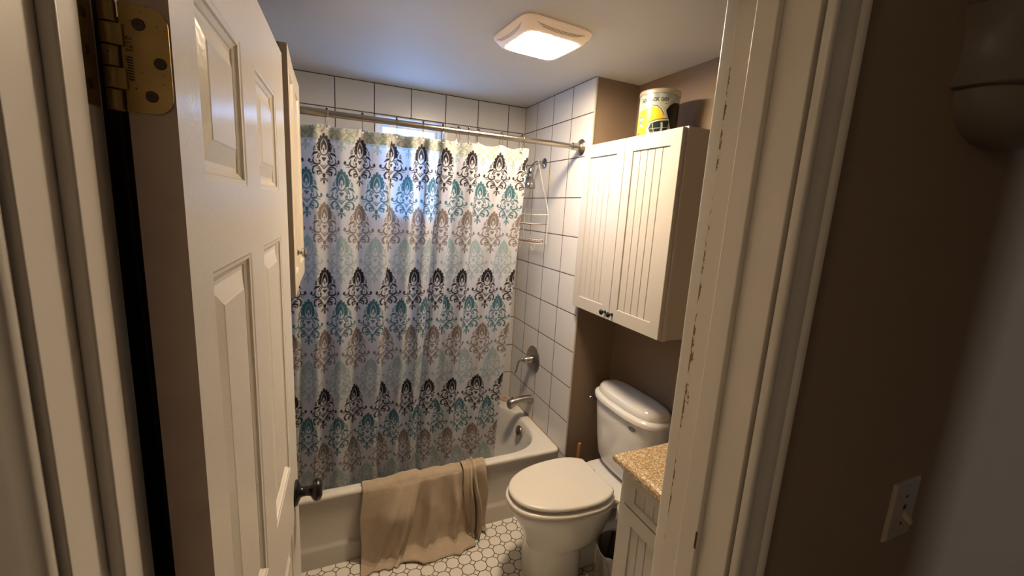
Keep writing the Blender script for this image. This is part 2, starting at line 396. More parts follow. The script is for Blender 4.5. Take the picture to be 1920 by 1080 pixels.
# hinge (top) : leaf on the door edge, knuckles, leaf on the jamb
HZ0, HZ1 = 1.7725, 1.8595
def rrect(w0, w1, z0, z1, r, right=True, n=8):
    pts = [(w0, z0)]
    for k in range(n+1):
        a = -PI/2 + PI/2*k/n; pts.append((w1-r+r*math.cos(a), z0+r+r*math.sin(a)))
    for k in range(n+1):
        a = PI/2*k/n; pts.append((w1-r+r*math.cos(a), z1-r+r*math.sin(a)))
    pts.append((w0, z1)); return pts
def brass_mat():
    t = NT('speckled_brass'); co, s = t.xyz()
    nz = t.n('ShaderNodeTexNoise', ins={'Vector': co, 'Scale': 40.0, 'Detail': 5.0})
    n2 = t.n('ShaderNodeTexNoise', ins={'Vector': co, 'Scale': 260.0, 'Detail': 2.0})
    base = t.mix(nz.outputs['Fac'], (.34, .24, .09), (.56, .41, .17))
    sp = t.math('GREATER_THAN', n2.outputs['Fac'], .70)
    t.link(t.mix(sp, base, (.05, .025, .01)), t.b.inputs['Base Color'])
    t.link(t.math('SUBTRACT', 1.0, sp), t.b.inputs['Metallic']); t.b.inputs['Roughness'].default_value = .42
    return t.m
m_hinge = brass_mat()
def hinge(HZ0, HZ1, full):
    # door leaf lies on the hinge edge: d from barrel (DT side) to the hall face
    pl = rrect(0, DT-.001, HZ0, HZ1, .0145)
    rings = [[dp(-.0006-e_, DT-w, z) for w, z in pl] for e_ in (0, .0022)]
    h = MB().loft(rings).build('hinge', m_hinge, door, bevel=.0004)
    h['label'] = 'aged brass hinge'
    pin = dp(-.0015, DT+.0075, 0)
    nk = 5; L = (HZ1-HZ0)/nk
    for k in range(nk):
        z0 = HZ0+k*L+.0004; z1 = HZ0+(k+1)*L-.0004
        MB().lathe([(.0052, 0), (.0060, .0006), (.0060, z1-z0-.0006), (.0052, z1-z0)], (pin.x, pin.y, z0), (0, 0, 1), 20).build('hinge_knuckle', m_hinge, h, smooth=True)
        if k % 2 == 1:   # wings joining knuckle and leaf
            MB().box(pin.x, pin.x+.010, pin.y-.0052, pin.y-.003, z0, z1).build('hinge_wing', m_hinge, h)
    MB().lathe([(.0, -.003), (.004, -.002), (.0055, 0), (.0055, .001), (0, .002)], (pin.x, pin.y, HZ1), (0, 0, 1), 16).build('hinge_pin', m_hinge, h, smooth=True)
    # leaf on the jamb
    y1 = pin.y; pj_ = rrect(0, .036, HZ0, HZ1, .0145)
    rings = [[V(JL+.0002+e_, y1-.004-w, z) for w, z in pj_] for e_ in (0, .0022)]
    hj = MB().loft(rings).build('jamb_hinge_plate', m_hinge, jl, bevel=.0004)
    if full:
        for w, z in ((.0135, HZ1-.0155), (.0265, (HZ0+HZ1)/2-.001), (.0185, HZ0+.0145)):
            c = dp(-.0027, DT-w, z)
            sc = MB().lathe([(0, .0012), (.0040, .0012), (.0048, .0002), (.0048, -.0015)], c, -D_T, 20).build('screw', m_screw, h, smooth=True)
            cx = MB()
            for a in (.3, .3+PI/2):
                dirv = D_N*math.cos(a)+V(0, 0, 1)*math.sin(a); pr = (-D_T).cross(dirv)
                q0 = c-D_T*.00125
                cx.add([q0+dirv*.0028+pr*.0005, q0+dirv*.0028-pr*.0005, q0-dirv*.0028-pr*.0005, q0-dirv*.0028+pr*.0005], [(0, 1, 2, 3)])
            cx.build('screw_slot', m_ink, h)
        for z in (HZ1-.018, HZ1-.045, HZ0+.016):
            c = V(JL+.0025, y1-.02, z)
            MB().lathe([(0, .0008), (.0040, .0008), (.0048, 0)], c, (1, 0, 0), 18).build('screw', m_screw, hj, smooth=True)
        # stamped lettering running down the leaf
        fc = bpy.data.curves.new('hinge_stamp', 'FONT'); fc.body = '0175'; fc.size = .0062; fc.extrude = .00008; fc.align_x = 'LEFT'
        fo = bpy.data.objects.new('hinge_stamp', fc); COL.objects.link(fo)
        dg = bpy.context.evaluated_depsgraph_get(); me = bpy.data.meshes.new_from_object(fo.evaluated_get(dg)); bpy.data.objects.remove(fo)
        # text runs downward (local x -> -z), letter tops towards the screws (local y -> hall face)
        ex, ey, ez = V(0, 0, -1), -D_N, -D_T
        me.transform(Matrix((ex, ey, ex.cross(ey))).transposed().to_4x4())
        me.transform(Matrix.Translation(dp(-.0029, DT-.0035, HZ1-.026)))
        o = bpy.data.objects.new('stamped_number', me); me.materials.append(m_ink); COL.objects.link(o); o.parent = h
        bar = MB()
        for k in range(9):
            z = HZ1-.0415-k*.0022
            bar.add([dp(-.0029, DT-.0035, z), dp(-.0029, DT-.0075, z-.0006), dp(-.0029, DT-.0075, z-.0017), dp(-.0029, DT-.0035, z-.0013)], [(0, 1, 2, 3)])
        bar.build('stamped_mark', m_ink, h)
hinge(HZ0, HZ1, True)
hinge(.98, 1.067, False)
hinge(.20, .287, False)

# ------------------------------------------------------------------ ceiling light
LC = V(-.447, -1.068, CEIL); LR = math.radians(4.5)
def lring(hx, hy, z, e=7.0, n=64):
    R_ = Matrix.Rotation(LR, 3, 'Z'); return [LC*1 + R_ @ V(p.x, p.y, 0) + V(0, 0, z) for p in sell(0, 0, 0, hx, hy, e, n)]
t_l = thing('ceiling_light', 'square cream ceiling fan light with grooved sides and glowing panel', 'ceiling light', LC)
m_fix = pm('warm_white_fixture', (.74, .68, .60), .4)
m_fix.node_tree.nodes['Principled BSDF'].inputs['Emission Color'].default_value = (1, .62, .36, 1)   # the plastic glows from the lamp inside
m_fix.node_tree.nodes['Principled BSDF'].inputs['Emission Strength'].default_value = .22
mb = MB().loft([lring(.146, .138, -.0005), lring(.151, .143, -.006), lring(.149, .141, -.013), lring(.128, .121, -.0365), lring(.121, .114, -.040), lring(.112, .1055, -.040), lring(.110, .1035, -.034), lring(.05, .05, -.030)], cap0=True, cap1=True)
mb.build('housing', m_fix, t_l, smooth=True)
# curved vent grooves on each side
R_ = Matrix.Rotation(LR, 3, 'Z')
for k, (hx, hy) in enumerate(((.149, .141),)*4):
    for row in range(3):
        a0 = .78 - .09*row; pts = []
        for i in range(19):
            u_ = -1+2*i/18
            f = .34+.15*row + .22*(1-u_*u_)*(1-.12*row)   # fraction down the slope
            w = (1-f)
            ox, oy = .128+.021*w, .121+.020*w
            z = -.0365+.0235*w - .0006
            if k < 2: p = V((ox+.0004)*(1 if k == 0 else -1), u_*a0*.121, z)
            else: p = V(u_*a0*.128, (oy+.0004)*(1 if k == 2 else -1), z)
            pts.append(LC + R_ @ p)
        MB().tube(pts, .0006, 6).build('vent_groove', pm('groove_shadow_plastic', (.10, .06, .035), .7), t_l, smooth=True)
em = NT('lamp_panel'); em.b.inputs['Base Color'].default_value = (.8, .7, .6, 1)
em.b.inputs['Emission Color'].default_value = (*LAMP_C, 1); em.b.inputs['Emission Strength'].default_value = LAMP_E
pn = MB().loft([lring(.1095, .1030, -.034), lring(.1095, .1030, -.0405), lring(.106, .0995, -.0435), lring(.04, .04, -.0445)], cap0=False).build('light_panel', em.m, t_l, smooth=True)

# ------------------------------------------------------------------ bathtub
tub = thing('bathtub', 'white alcove bathtub with brown towel over its rim', 'bathtub', (-.762, -.37, 0))
TZ = .372; TYF = -.735
n = 96
def rect_ring(x0, x1, y0, y1, z, r=.004):
    cx, cy = (x0+x1)/2, (y0+y1)/2; hx, hy = (x1-x0)/2, (y1-y0)/2; out = []
    for p in sell(0, 0, 0, 1, 1, 60, n): out.append(V(cx+p.x*hx, cy+p.y*hy, z))
    return out
def basin(ax, ay, z, e=2.75, dx=0): 
    # half axes measured from the rounded ends; long straight sides
    out = []; L = .70-.28
    for p in sell(0, 0, 0, 1, 1, e, n):
        x = p.x
        out.append(V(-.762+dx + math.copysign(1, p.x)*L*min(1, abs(p.x)*6) + p.x*(ax-L), -.37+p.y*ay, z))
    return out
rings = [rect_ring(XL+.002, -.0015, TYF+.012, -.002, TZ-.028), rect_ring(XL+.002, -.0015, TYF+.002, -.002, TZ-.016), rect_ring(XL+.002, -.0015, TYF+.0035, -.002, TZ-.007), rect_ring(XL+.002, -.0015, TYF+.011, -.002, TZ-.001), rect_ring(XL+.002, -.0015, TYF+.02, -.002, TZ),
         basin(.710, .318, TZ), basin(.703, .311, TZ-.002), basin(.697, .306, TZ-.010), basin(.688, .298, TZ-.035), basin(.672, .288, TZ-.12), basin(.650, .275, TZ-.22), basin(.625, .258, .085), basin(.59, .23, .06), basin(.45, .12, .055), basin(.43, .02, .054)]
MB().loft(rings, cap0=False).build('tub_shell', m_tub, tub, smooth=True, auto=60)
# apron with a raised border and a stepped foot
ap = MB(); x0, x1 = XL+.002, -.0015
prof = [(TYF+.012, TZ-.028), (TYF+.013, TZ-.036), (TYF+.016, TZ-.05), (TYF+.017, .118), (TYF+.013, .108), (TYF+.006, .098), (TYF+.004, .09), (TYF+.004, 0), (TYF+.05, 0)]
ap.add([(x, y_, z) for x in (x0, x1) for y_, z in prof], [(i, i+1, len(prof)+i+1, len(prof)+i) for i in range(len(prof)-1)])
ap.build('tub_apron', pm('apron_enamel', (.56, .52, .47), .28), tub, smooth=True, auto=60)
# overflow plate with trip lever, drain
oc = V(-.106, -.425, .305); oax = V(-1, .0, .18).normalized()
oc_ = V(-.098, -.385, .315)
ov = MB().lathe([(0, .010), (.018, .010), (.032, .007), (.036, .002), (.036, -.006)], oc_, oax, 32).build('overflow_plate', m_nickel, tub, smooth=True, auto=60)
MB().tube([oc_+oax*.010+V(0, 0, .004), oc_+oax*.018+V(0, 0, -.008), oc_+oax*.014+V(0, 0, -.026)], [.004, .005, .0035], 10).build('trip_lever', m_nickel, ov, smooth=True)
MB().lathe([(.03, .0), (.028, .003), (.005, .003)], (-.22, -.37, .0555), (0, 0, 1), 24).build('drain', m_nickel, tub, smooth=True)
# stopper on the corner ledge
t = thing('tub_stopper', 'round tan rubber stopper on the back corner ledge of the tub', 'tub stopper', (-.055, -.045, TZ))
m_stop = pm('tan_rubber', (.52, .36, .24), .6)
MB().lathe([(.030, .0), (.034, .002), (.034, .006), (.030, .009), (.008, .010), (.0, .010)], (-.055, -.045, TZ), (0, 0, 1), 28).build('disc', m_stop, t, smooth=True, auto=50)
MB().tube([(-.055+.008*math.cos(a), -.045, TZ+.011+.008*math.sin(a)) for a in np.linspace(0, PI, 9)], .0016, 8).build('pull_ring', m_nickel, t, smooth=True)

# ------------------------------------------------------------------ shower fittings on the tiled wall
t = thing('tub_spout', 'brushed nickel tub spout with diverter knob', 'faucet', (0, -.345, .505))
sp = []
for x, z, ry, rz in ((0, .505, .028, .030), (-.012, .506, .027, .029), (-.06, .511, .025, .026), (-.10, .507, .026, .026), (-.130, .500, .027, .028), (-.150, .491, .027, .029), (-.163, .482, .024, .024), (-.168, .478, .015, .014)):
    sp.append([V(x + (0.35*rz*math.sin(a) if x < -.12 else 0)*-1, -.345+ry*math.cos(a), z+rz*math.sin(a)) for a in np.linspace(0, 2*PI, 28, endpoint=False)])
MB().loft(sp).build('spout_body', m_nickel, t, smooth=True, auto=70)
MB().lathe([(.0, .021), (.006, .020), (.008, .015), (.005, .009), (.0045, 0)], (-.135, -.345, .517), (-.15, 0, 1), 16).build('diverter_knob', m_nickel, t, smooth=True)
VC = V(0, -.335, .776)
t = thing('shower_valve', 'round brushed nickel shower valve with curved lever handle', 'faucet', VC)
MB().lathe([(.086, 0), (.087, .004), (.082, .009), (.060, .013), (.030, .015), (.030, .014), (0, .014)], VC, (-1, 0, 0), 48).build('escutcheon', m_nickel, t, smooth=True, auto=50)
MB().lathe([(.026, .0), (.026, .014), (.024, .018), (.0235, .040), (.020, .052), (.012, .064), (.004, .070), (0, .071)], VC+V(-.012, 0, 0), (-1, 0, 0), 28).build('handle_hub', m_nickel, t, smooth=True, auto=50)
MB().tube(cr([VC+V(-.055, 0, .006), VC+V(-.080, .004, .004), VC+V(-.098, .008, -.012), VC+V(-.106, .010, -.040), VC+V(-.112, .011, -.072), VC+V(-.122, .011, -.088)], 5), [.009]*6+[.0075]*6+[.0065]*6+[.006]*8, 12).build('lever', m_nickel, t, smooth=True)
SHC = V(0, -.305, 1.995)
t = thing('shower_fixture', 'chrome shower head on a bent arm with round wall flange', 'shower', SHC)
MB().lathe([(.031, 0), (.031, .003), (.026, .007), (.014, .010), (.011, .012)], SHC, (-1, 0, 0), 32).build('wall_flange', m_chrome, t, smooth=True, auto=50)
arm = cr([SHC+V(0, 0, 0), SHC+V(-.03, -.002, .004), SHC+V(-.055, -.004, .0), SHC+V(-.078, -.006, -.018), SHC+V(-.092, -.008, -.042)], 5)
MB().tube(arm, .0085, 14).build('shower_arm', m_chrome, t, smooth=True)
hd = Vector(arm[-1]); hax = V(-.14, -.03, -1).normalized()
MB().lathe([(.010, -.006), (.017, 0), (.018, .014), (.013, .020), (.020, .027), (.024, .038), (.021, .048), (.030, .058), (.040, .080), (.045, .100), (.043, .108), (.036, .108), (.0, .105)], hd, hax, 32).build('spray_head', m_chrome, t, smooth=True, auto=40)

# shower caddy: white wire, hung over the arm
t = thing('shower_caddy', 'white wire shower caddy with rusty soap basket hanging from the shower arm', 'shower caddy', (-.04, -.31, 1.5))
cx = -.045
apex = V(cx, -.309, 2.008)
mb = MB()
for y_e, y_b in ((-.165, -.165), (-.475, -.475)):
    mb.tube(cr([apex+V(0, .0, .002), apex+V(0, (y_e+.309)*.10, -.03), V(cx, (y_e-.309)/2, 1.85), V(cx, y_e, 1.705), V(cx, y_b, 1.53)], 6), .0026, 8)
mb.build('hanger_wire', m_wire, t, smooth=True)
for z, xo, m_ in ((1.695, -.095, m_wire), (1.640, -.095, m_rust)):
    yl, yr = -.160, -.480
    loop = [V(cx, yl, z), V(cx-.02, yl+.012, z), V(cx+xo, yl+.012, z-.004), V(cx+xo, yr-.0, z-.004), V(cx-.02, yr, z), V(cx, yr, z)]
    MB().tube(loop, .0021, 7, closed=False).build('shelf_rail', m_, t, smooth=True)
MB().tube([V(cx, -.165, 1.722), V(cx, -.475, 1.722)], .0016, 7).build('cross_wire', m_wire, t, smooth=True)
mb = MB()
for k in range(7): mb.tube([V(cx, -.175-k*.048, 1.640), V(cx-.095, -.175-k*.048, 1.636)], .0013, 6)
mb.build('shelf_wire', m_wire, t, smooth=True)
z = 1.53; mb = MB()
for dz in (0, .022):
    mb.tube([V(cx-.045+.05*math.cos(a), -.335+.155*math.sin(a), z+dz) for a in np.linspace(0, 2*PI, 40, endpoint=False)], .0022, 7, closed=True)
mb.build('basket_rim', m_wire, t, smooth=True)
mb = MB()
for k in range(11):
    y_ = -.20-k*.027; w = .05*math.sqrt(max(.04, 1-((y_+.335)/.155)**2))
    mb.tube([V(cx-.045-w, y_, z+.022), V(cx-.045-w, y_, z), V(cx-.045+w, y_, z), V(cx-.045+w, y_, z+.022)], .0014, 6)
mb.build('basket_wire', m_rust, t, smooth=True)
for y_ in (-.25, -.43):
    mb = MB(); mb.tube(cr([V(cx-.05, y_, z), V(cx-.052, y_, z-.03), V(cx-.06, y_, z-.042), V(cx-.072, y_, z-.034), V(cx-.072, y_, z-.02)], 5), .0020, 7)
    mb.build('hook', m_wire, t, smooth=True)

# ------------------------------------------------------------------ curtain rod and hooks
RY, RZ = -.700, 2.045
t = thing('shower_curtain_rod', 'brushed nickel tension curtain rod spanning the tub', 'curtain rod', (-.762, RY, RZ))
MB().tube([(-1.515, RY, RZ), (-1.19, RY, RZ)], .0152, 24).build('outer_tube', m_nickel, t, smooth=True)
MB().tube([(-1.22, RY, RZ), (-.01, RY, RZ)], .0132, 24).build('inner_tube', m_nickel, t, smooth=True)
for x, s_ in ((0, -1), (XL, 1)):
    MB().lathe([(.040, 0), (.041, .004), (.038, .008), (.026, .014), (.020, .020), (.0185, .030), (.018, .055), (.014, .058)], (x, RY, RZ), (s_, 0, 0), 36).build('end_flange', m_nickel, t, smooth=True, auto=50)

# curtain: fabric length s -> folds
PM = .1665; ROWS = .1372; Z_TOP = 2.006; Z_BOT = .17
KEYS = [(-1.60, .86), (-1.36, .84), (-1.20, .80), (-1.07, .84), (-.93, .72), (-.80, .66), (-.70, .58), (-.60, .70), (-.50, .90), (-.30, .92)]
S0, S1 = -1.64, 0.0
ds = .0019
def ratio(x):
    for (a, ra), (b, rb) in zip(KEYS, KEYS[1:]):
        if x < b: f = max(0, (x-a)/(b-a)); return ra+(rb-ra)*f
    return KEYS[-1][1]
def folds():
    xs, ys, ss = [], [], []; x = -1.60; y = 0; s_ = 0; ph = .6
    while x < -.298:
        xs.append(x); ys.append(y); ss.append(s_)
        A = 2*math.sqrt(max(0, 1-ratio(x)))*.98
        lam = .150 + .035*math.sin(s_*9.7+1.0)
        ph += 2*PI*ds/lam
        th = .92*A*math.sin(ph) + .42*A*math.sin(2.3*ph+1)
        x += math.cos(th)*ds; y += math.sin(th)*ds - y*ds*1.2; s_ += ds
    return np.array(xs), np.array(ys), np.array(ss)
fx, fy, fs = folds()
NS = len(fs)
zs = np.arange(Z_BOT, Z_TOP+.0001, .0020); NZ = len(zs)
Zg, Sg = np.meshgrid(zs, fs, indexing='ij')
tt = (Z_TOP-Zg)/(Z_TOP-Z_BOT)
X = np.broadcast_to(fx, Zg.shape).copy(); Y0 = np.broadcast_to(fy, Zg.shape)
# folds deepen slightly downwards, right edge drifts left, the hem swings into the tub
X = -1.60 + (X+1.60)*(1 - .060*np.clip((Z_TOP-Zg)/1.3, 0, 1.1))
amp = .85 + .50*np.clip(tt*1.6, 0, 1)
wob = .010*np.sin(Sg*5.1+tt*3.0)*tt + .006*np.sin(Sg*13+tt*5)*tt
Yc = -.700 + .050*np.clip((1.1-Zg)/.70, 0, 1)**1.3 + .012*np.clip((.5-Zg)/.3, 0, 1)
drift = .012*np.sin(tt*4.0+Sg*2.2)
Y = Yc + Y0*amp*(1-.35*np.clip((.55-Zg)/.25, 0, 1)) + wob
X = X + drift*tt
# keep the cloth inside the tub opening below the rim
lim = -.668
Y = np.where(Zg < .46, np.maximum(Y, lim+.002+.05*np.clip((Zg-.40)/.06, 0, 1)*-1), Y)
# sag between hooks at the top edge
hook_x = [-1.360, -1.197, -1.062, -.925, -.812, -.725, -.655, -.605, -.560, -.445, -.340]
Zs = Zg - (.010*np.abs(np.sin((np.interp(X, hook_x, np.arange(len(hook_x))))*PI)))*np.clip(1-tt*9, 0, 1)
P = np.stack([X, Y, Zs], -1).reshape(-1, 3)
# motif raster ----------------------------------------------------
U = .000230; Vv = .000266
STR = [  # (points (dx,y) , radii) in motif units, right half
 ([(0,196)],[24]), ([(0,226),(42,248),(74,292),(92,345),(92,395),(78,432)],[17,24,27,28,25,17]),
 ([(48,232)],[25]),([(88,278)],[26]),([(110,330)],[25]),([(112,383)],[21]),
 ([(0,272),(22,318),(38,368),(36,410)],[13,17,17,11]), ([(0,280),(0,330)],[10,16]), ([(0,385),(0,418),(0,458)],[4,11,3]),
 ([(72,438),(44,482),(0,502)],[9,8,8]), ([(152,342)],[11]), ([(150,345),(132,388),(112,425)],[6,8,10]),
 ([(178,372),(165,425),(200,432),(192,385),(178,372)],[7,6,8,6,6]), ([(84,428),(126,426)],[12,9]),
 ([(128,462),(188,474),(238,517)],[14,19,5]), ([(62,466),(110,488),(138,540)],[7,9,12]), ([(46,486),(86,512),(104,546)],[6,9,11]),
 ([(0,540),(32,540),(0,578),(0,545)],[8,9,9,10]),
 ([(196,525),(221,585),(195,628),(135,642),(78,622),(70,585),(98,578)],[6,11,14,13,11,9,11]), ([(97,588)],[16]),
 ([(204,560),(242,615),(288,612),(322,592),(308,562),(286,576)],[6,9,9,9,9,9]), ([(303,584)],[17]),
 ([(222,642),(282,652)],[5,4]), ([(215,628),(240,655)],[4,4]), ([(150,590),(160,565)],[7,4]), ([(130,605),(145,600)],[6,5]),
 ([(0,702),(42,662),(72,640)],[8,8,5]), ([(0,668),(26,640)],[6,5]),
 ([(40,748),(82,690),(140,664),(200,680),(233,728),(215,775),(184,778)],[6,8,10,12,15,14,9]),
 ([(58,735),(102,705),(150,700)],[6,10,6]), ([(28,762),(90,738),(140,752),(132,796)],[6,13,15,10]), ([(38,778),(88,776),(106,798)],[5,9,9]),
 ([(0,796),(0,812)],[26,24]), ([(0,852),(0,905)],[8,17]), ([(0,905),(0,935)],[15,5]), ([(14,852),(66,886)],[7,10]), ([(12,846),(68,850)],[5,5])]
def motif(dx, y):
    d = np.full(dx.shape, 99.); ax_ = np.abs(dx)
    for pts, rr in STR:
        if len(pts) == 1:
            d = np.minimum(d, np.hypot(ax_-pts[0][0], y-pts[0][1])-rr[0]*1.1); continue
        for (p, q, ra, rb) in zip(pts, pts[1:], rr, rr[1:]):
            vx, vy = q[0]-p[0], q[1]-p[1]; L2 = vx*vx+vy*vy+1e-9
            t_ = np.clip(((ax_-p[0])*vx+(y-p[1])*vy)/L2, 0, 1)
            d = np.minimum(d, np.hypot(ax_-p[0]-t_*vx, y-p[1]-t_*vy)-(ra+(rb-ra)*t_)*1.12)
    return np.clip(.5-d/10, 0, 1)
BGC = np.array([.64, .635, .64]); 
ROWC = [(.33, .43, .38), (.018, .014, .016), (.050, .155, .165), (.235, .185, .14)]
col = np.tile(BGC, (NZ*NS, 1)).astype(np.float64)
sflat = Sg.ravel(); zflat = Zg.ravel()
# s of the motif at x=-1.0705 in the dark rows
s_ref = np.interp(-1.0705, fx, fs)
for k in range(-1, 15):
    zc = 2.006 - k*ROWS     # vertical centre of the motif row
    top = zc + 378*Vv
    yy = (top-zflat)/Vv + 185
    off = s_ref if k % 2 else s_ref + PM/2
    dx = ((sflat-off+PM*50.5) % PM - PM/2)
    sel = np.where((yy > 165) & (yy < 950) & (np.abs(dx) < 345*U))[0]
    if not len(sel): continue
    a = motif(dx[sel]/U, yy[sel])[:, None]
    fade = 1.0
    if k % 4 == 0 and k >= 4: fade = .9
    col[sel] = col[sel]*(1-a*fade) + np.array(ROWC[k % 4])*a*fade
me = bpy.data.meshes.new('shower_curtain')
me.vertices.add(NZ*NS); me.vertices.foreach_set('co', P.astype(np.float32).ravel())
I, J = np.meshgrid(np.arange(NZ-1), np.arange(NS-1), indexing='ij'); A_ = (I*NS+J).ravel()
F = np.stack([A_, A_+1, A_+NS+1, A_+NS], -1).astype(np.int32)
me.loops.add(F.size); me.loops.foreach_set('vertex_index', F.ravel())
me.polygons.add(len(F)); me.polygons.foreach_set('loop_start', np.arange(0, F.size, 4, dtype=np.int32)); me.polygons.foreach_set('loop_total', np.full(len(F), 4, dtype=np.int32))
me.polygons.foreach_set('use_smooth', np.ones(len(F), dtype=bool))
me.update(calc_edges=True)
ca = me.color_attributes.new('print', 'FLOAT_COLOR', 'POINT')
ca.data.foreach_set('color', np.concatenate([col, np.ones((len(col), 1))], 1).astype(np.float32).ravel())
t = NT('printed_curtain_cloth'); nt = t.t; nt.nodes.remove(t.b)
at = t.n('ShaderNodeVertexColor', layer_name='print')
co_ = t.n('ShaderNodeTexCoord').outputs['Object']
wv = t.n('ShaderNodeTexNoise', ins={'Vector': co_, 'Scale': 18.0, 'Detail': 4.0}); bp = t.n('ShaderNodeBump', ins={'Strength': .25, 'Distance': .006, 'Height': wv.outputs['Fac']})
df = t.n('ShaderNodeBsdfDiffuse', ins={0: at.outputs[0], 'Normal': bp.outputs[0]}); tl = t.n('ShaderNodeBsdfTranslucent', ins={0: at.outputs[0]})
rf = t.n('ShaderNodeBsdfRefraction', ins={'Color': at.outputs[0], 'Roughness': .60, 'IOR': 1.10})
m1 = t.n('ShaderNodeMixShader', ins={0: .50, 1: df.outputs[0], 2: tl.outputs[0]})
m2 = t.n('ShaderNodeMixShader', ins={0: .13, 1: m1.outputs[0], 2: rf.outputs[0]})
gs = t.n('ShaderNodeBsdfGlossy', ins={'Roughness': .45, 'Normal': bp.outputs[0]})
m3 = t.n('ShaderNodeMixShader', ins={0: .03, 1: m2.outputs[0], 2: gs.outputs[0]})
t.link(m3.outputs[0], t.out.inputs[0]); me.materials.append(t.m)
cur = bpy.data.objects.new('shower_curtain', me); COL.objects.link(cur)
tag(cur, 'white cloth shower curtain printed with damask motifs in black, teal and taupe rows', 'shower curtain')
# doubled hem along the top, warm light on it put into its yellowish colour
iz = NZ-1-int(.052/.0020)
hem_v = []; 
for i in range(iz, NZ, 3):
    hem_v.append([V(P[i*NS+j][0], P[i*NS+j][1]-.0012, P[i*NS+j][2]) for j in range(0, NS, 2)])
hem_back = [[p+V(0, .0035, 0) for p in r] for r in hem_v]
m_hem = NT('warm_lit_hem_cloth'); m_hem.t.nodes.remove(m_hem.b)
d1 = m_hem.n('ShaderNodeBsdfDiffuse', ins={0: (.72, .66, .48, 1)}); d2 = m_hem.n('ShaderNodeBsdfTranslucent', ins={0: (.72, .66, .48, 1)})
mm = m_hem.n('ShaderNodeMixShader', ins={0: .3, 1: d1.outputs[0], 2: d2.outputs[0]}); m_hem.link(mm.outputs[0], m_hem.out.inputs[0])
hb = MB().grid(hem_back).build('hem', m_hem.m, cur, smooth=True, auto=180)
# hooks
def hook_proto():
    t = thing('curtain_hook', 'x', 'curtain hook', (0, RY, RZ))
    r = .0165
    pts = [V(0, RY+r*math.cos(a), RZ+r*math.sin(a)) for a in np.linspace(math.radians(-60), math.radians(235), 22)]
    pts = [V(0, RY+.002, RZ-.058), V(0, RY+.010, RZ-.040), V(0, RY+.012, RZ-.022)]+pts[0:]+[V(0, RY-.011, RZ-.024), V(0, RY-.008, RZ-.042), V(0, RY-.003, RZ-.056), V(0, RY+.003, RZ-.060)]
    MB().tube(pts, .0013, 8).build('wire', m_nickel, t, smooth=True)
    MB().lathe([(0, -.005), (.0035, -.0035), (.0048, 0), (.0035, .0035), (0, .005)], (0, RY-.003, RZ+r+.001), (0, 1, 0), 14).build('roller', pm('dark_roller', (.012, .010, .009), .35), t, smooth=True)
    MB().lathe([(0, -.0036), (.0025, -.0025), (.0036, 0), (.0025, .0025), (0, .0036)], (0, RY-.005, RZ-.058), (0, 1, 0), 12).build('bead', m_white, t, smooth=True)
    return t
WH = ['first hook from the left on the rod, nearest the wall cabinet', 'second hook from the left, above the broad left folds', 'third hook from the left, over the left window edge', 'fourth hook from the left, in front of the window', 'fifth hook from the left, over the right edge of the window', 'sixth hook from the left, just right of the window', 'seventh hook from the left, middle of the tight bunch', 'eighth hook from the left, right side of the tight bunch', 'ninth hook from the left, second from the right end', 'rightmost hook, nearest the curtain edge']
h0 = hook_proto()
HX = [-1.197, -1.062, -.925, -.812, -.725, -.655, -.605, -.560, -.445, -.340]
for i, hx in enumerate(HX):
    if i == 0: h_ = h0
    else:
        h_ = h0.copy(); COL.objects.link(h_)
        for c in list(h0.children):
            d_ = c.copy(); COL.objects.link(d_); d_.parent = h_
    h_.location = (hx, RY, RZ); h_.rotation_euler = (0, 0, math.radians([18, -4, 3, -2, 6, 28, -10, 30, 12, 34][i]))
    h_['label'] = 'metal shower hook, '+WH[i]; h_['group'] = 'curtain hooks on the rod'

